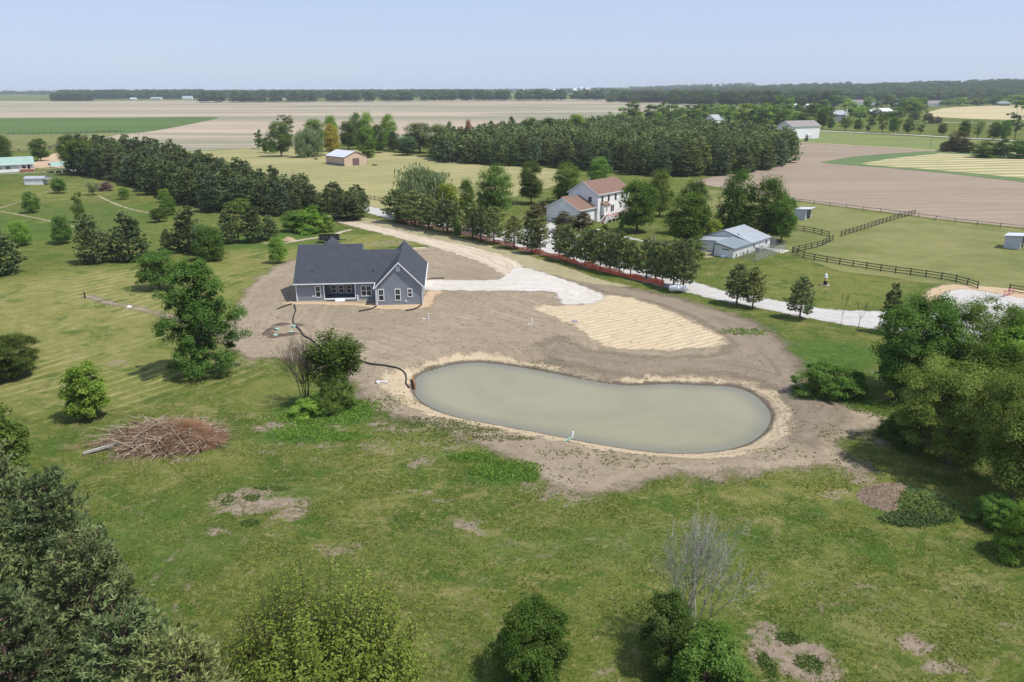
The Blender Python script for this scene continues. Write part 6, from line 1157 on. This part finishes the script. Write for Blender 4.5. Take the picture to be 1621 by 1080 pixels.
bit('log', 'short dark log on the lawn right of the tan barn', 'log', 593, 262.5, lambda t: MB().bar((-1.1,0,.35), (1.1,.1,.35), .6, .6).build('wood', M['bark'], t)); bit('log', 'dark stump left of the tan barn', 'log', 500, 253, lambda t: MB().bar((-.8,0,.4), (.8,.2,.4), .7, .7).build('wood', M['bark'], t))
bit('water_tank', 'small white tank by the hay meadow beyond the wood', 'tank', 1177, 213, lambda t: (MB().box(-2.5,2.5,-1,1,0,2.6).build('body', M['white_paint'], t), MB().bar((-2.2,0,2.6), (-2.2,0,5.5), .5, .5).build('stack', M['white_paint'], t)))
bit('white_bench', 'white bench and table at the right rear of the tan barn', 'bench', 593, 241.5, lambda t: (MB().box(-1.4,1.4,-.4,.4,.7,.8).build('top', M['white_paint'], t), MB().box(-1.2,-1.1,-.3,.3,0,.698).box(1.1,1.2,-.3,.3,0,.698).build('leg', M['white_paint'], t)))
# rocks and clods scattered on the near ground
rng = np.random.default_rng(5); V = []; F = []
ico = np.array([(0,0,1),(.9,0,.3),(.28,.85,.3),(-.72,.52,.3),(-.72,-.52,.3),(.28,-.85,.3),(0,0,-.4)]); icf = [(0,1,2),(0,2,3),(0,3,4),(0,4,5),(0,5,1),(6,2,1),(6,3,2),(6,4,3),(6,5,4),(6,1,5)]
RIM = smooth_poly(GP(rim_px, -.1), 4); n = 5200; Q = np.stack([rng.uniform(-46, 56, n), rng.uniform(57, 132, n)], 1); sdq = signed_dist(Q[:,0], Q[:,1], DIRT); sdp_ = signed_dist(Q[:,0], Q[:,1], POND); ok = (sdq > .5) & (sdp_ < -.2) & ~((Q[:,0] > OX-1) & (Q[:,0] < OX+23) & (Q[:,1] > OY-4)); Q = Q[ok]; hq = hgt(Q[:,0], Q[:,1])
for i, q in enumerate(Q):
    s = rng.uniform(.03, .11)*(1.5 if rng.uniform() < .06 else 1); v = ico*rng.uniform(.7, 1.3, (7,1))*s*np.array([1.2,1,.7])+np.array([q[0], q[1], hq[i]+.05]); b = len(V); V += v.tolist(); F += [(a+b, c+b, d+b) for a, c, d in icf]
tag(obj('clods', mesh_np('clods', V, F, False), M['heap']), 'clods and small stones scattered over the bare dirt yard', 'stones', kind='stuff')

# ================================================================ the air
bm_ = MB().box(-9500, 9500, -420, 12500, -4, 95); hz = bm_.build('haze', None)
mt = bpy.data.materials.new('haze_air'); mt.use_nodes = True; nt = mt.node_tree; nt.nodes.clear(); vo = nt.nodes.new('ShaderNodeVolumePrincipled'); vo.inputs['Color'].default_value = (.84,.92,1.0,1); vo.inputs['Density'].default_value = .000085; vo.inputs['Anisotropy'].default_value = .0
oo = nt.nodes.new('ShaderNodeOutputMaterial'); nt.links.new(vo.outputs[0], oo.inputs['Volume']); hz.data.materials.append(mt); tag(hz, kind='stuff'); hz['label'] = 'thin summer haze fading the far woods to blue'
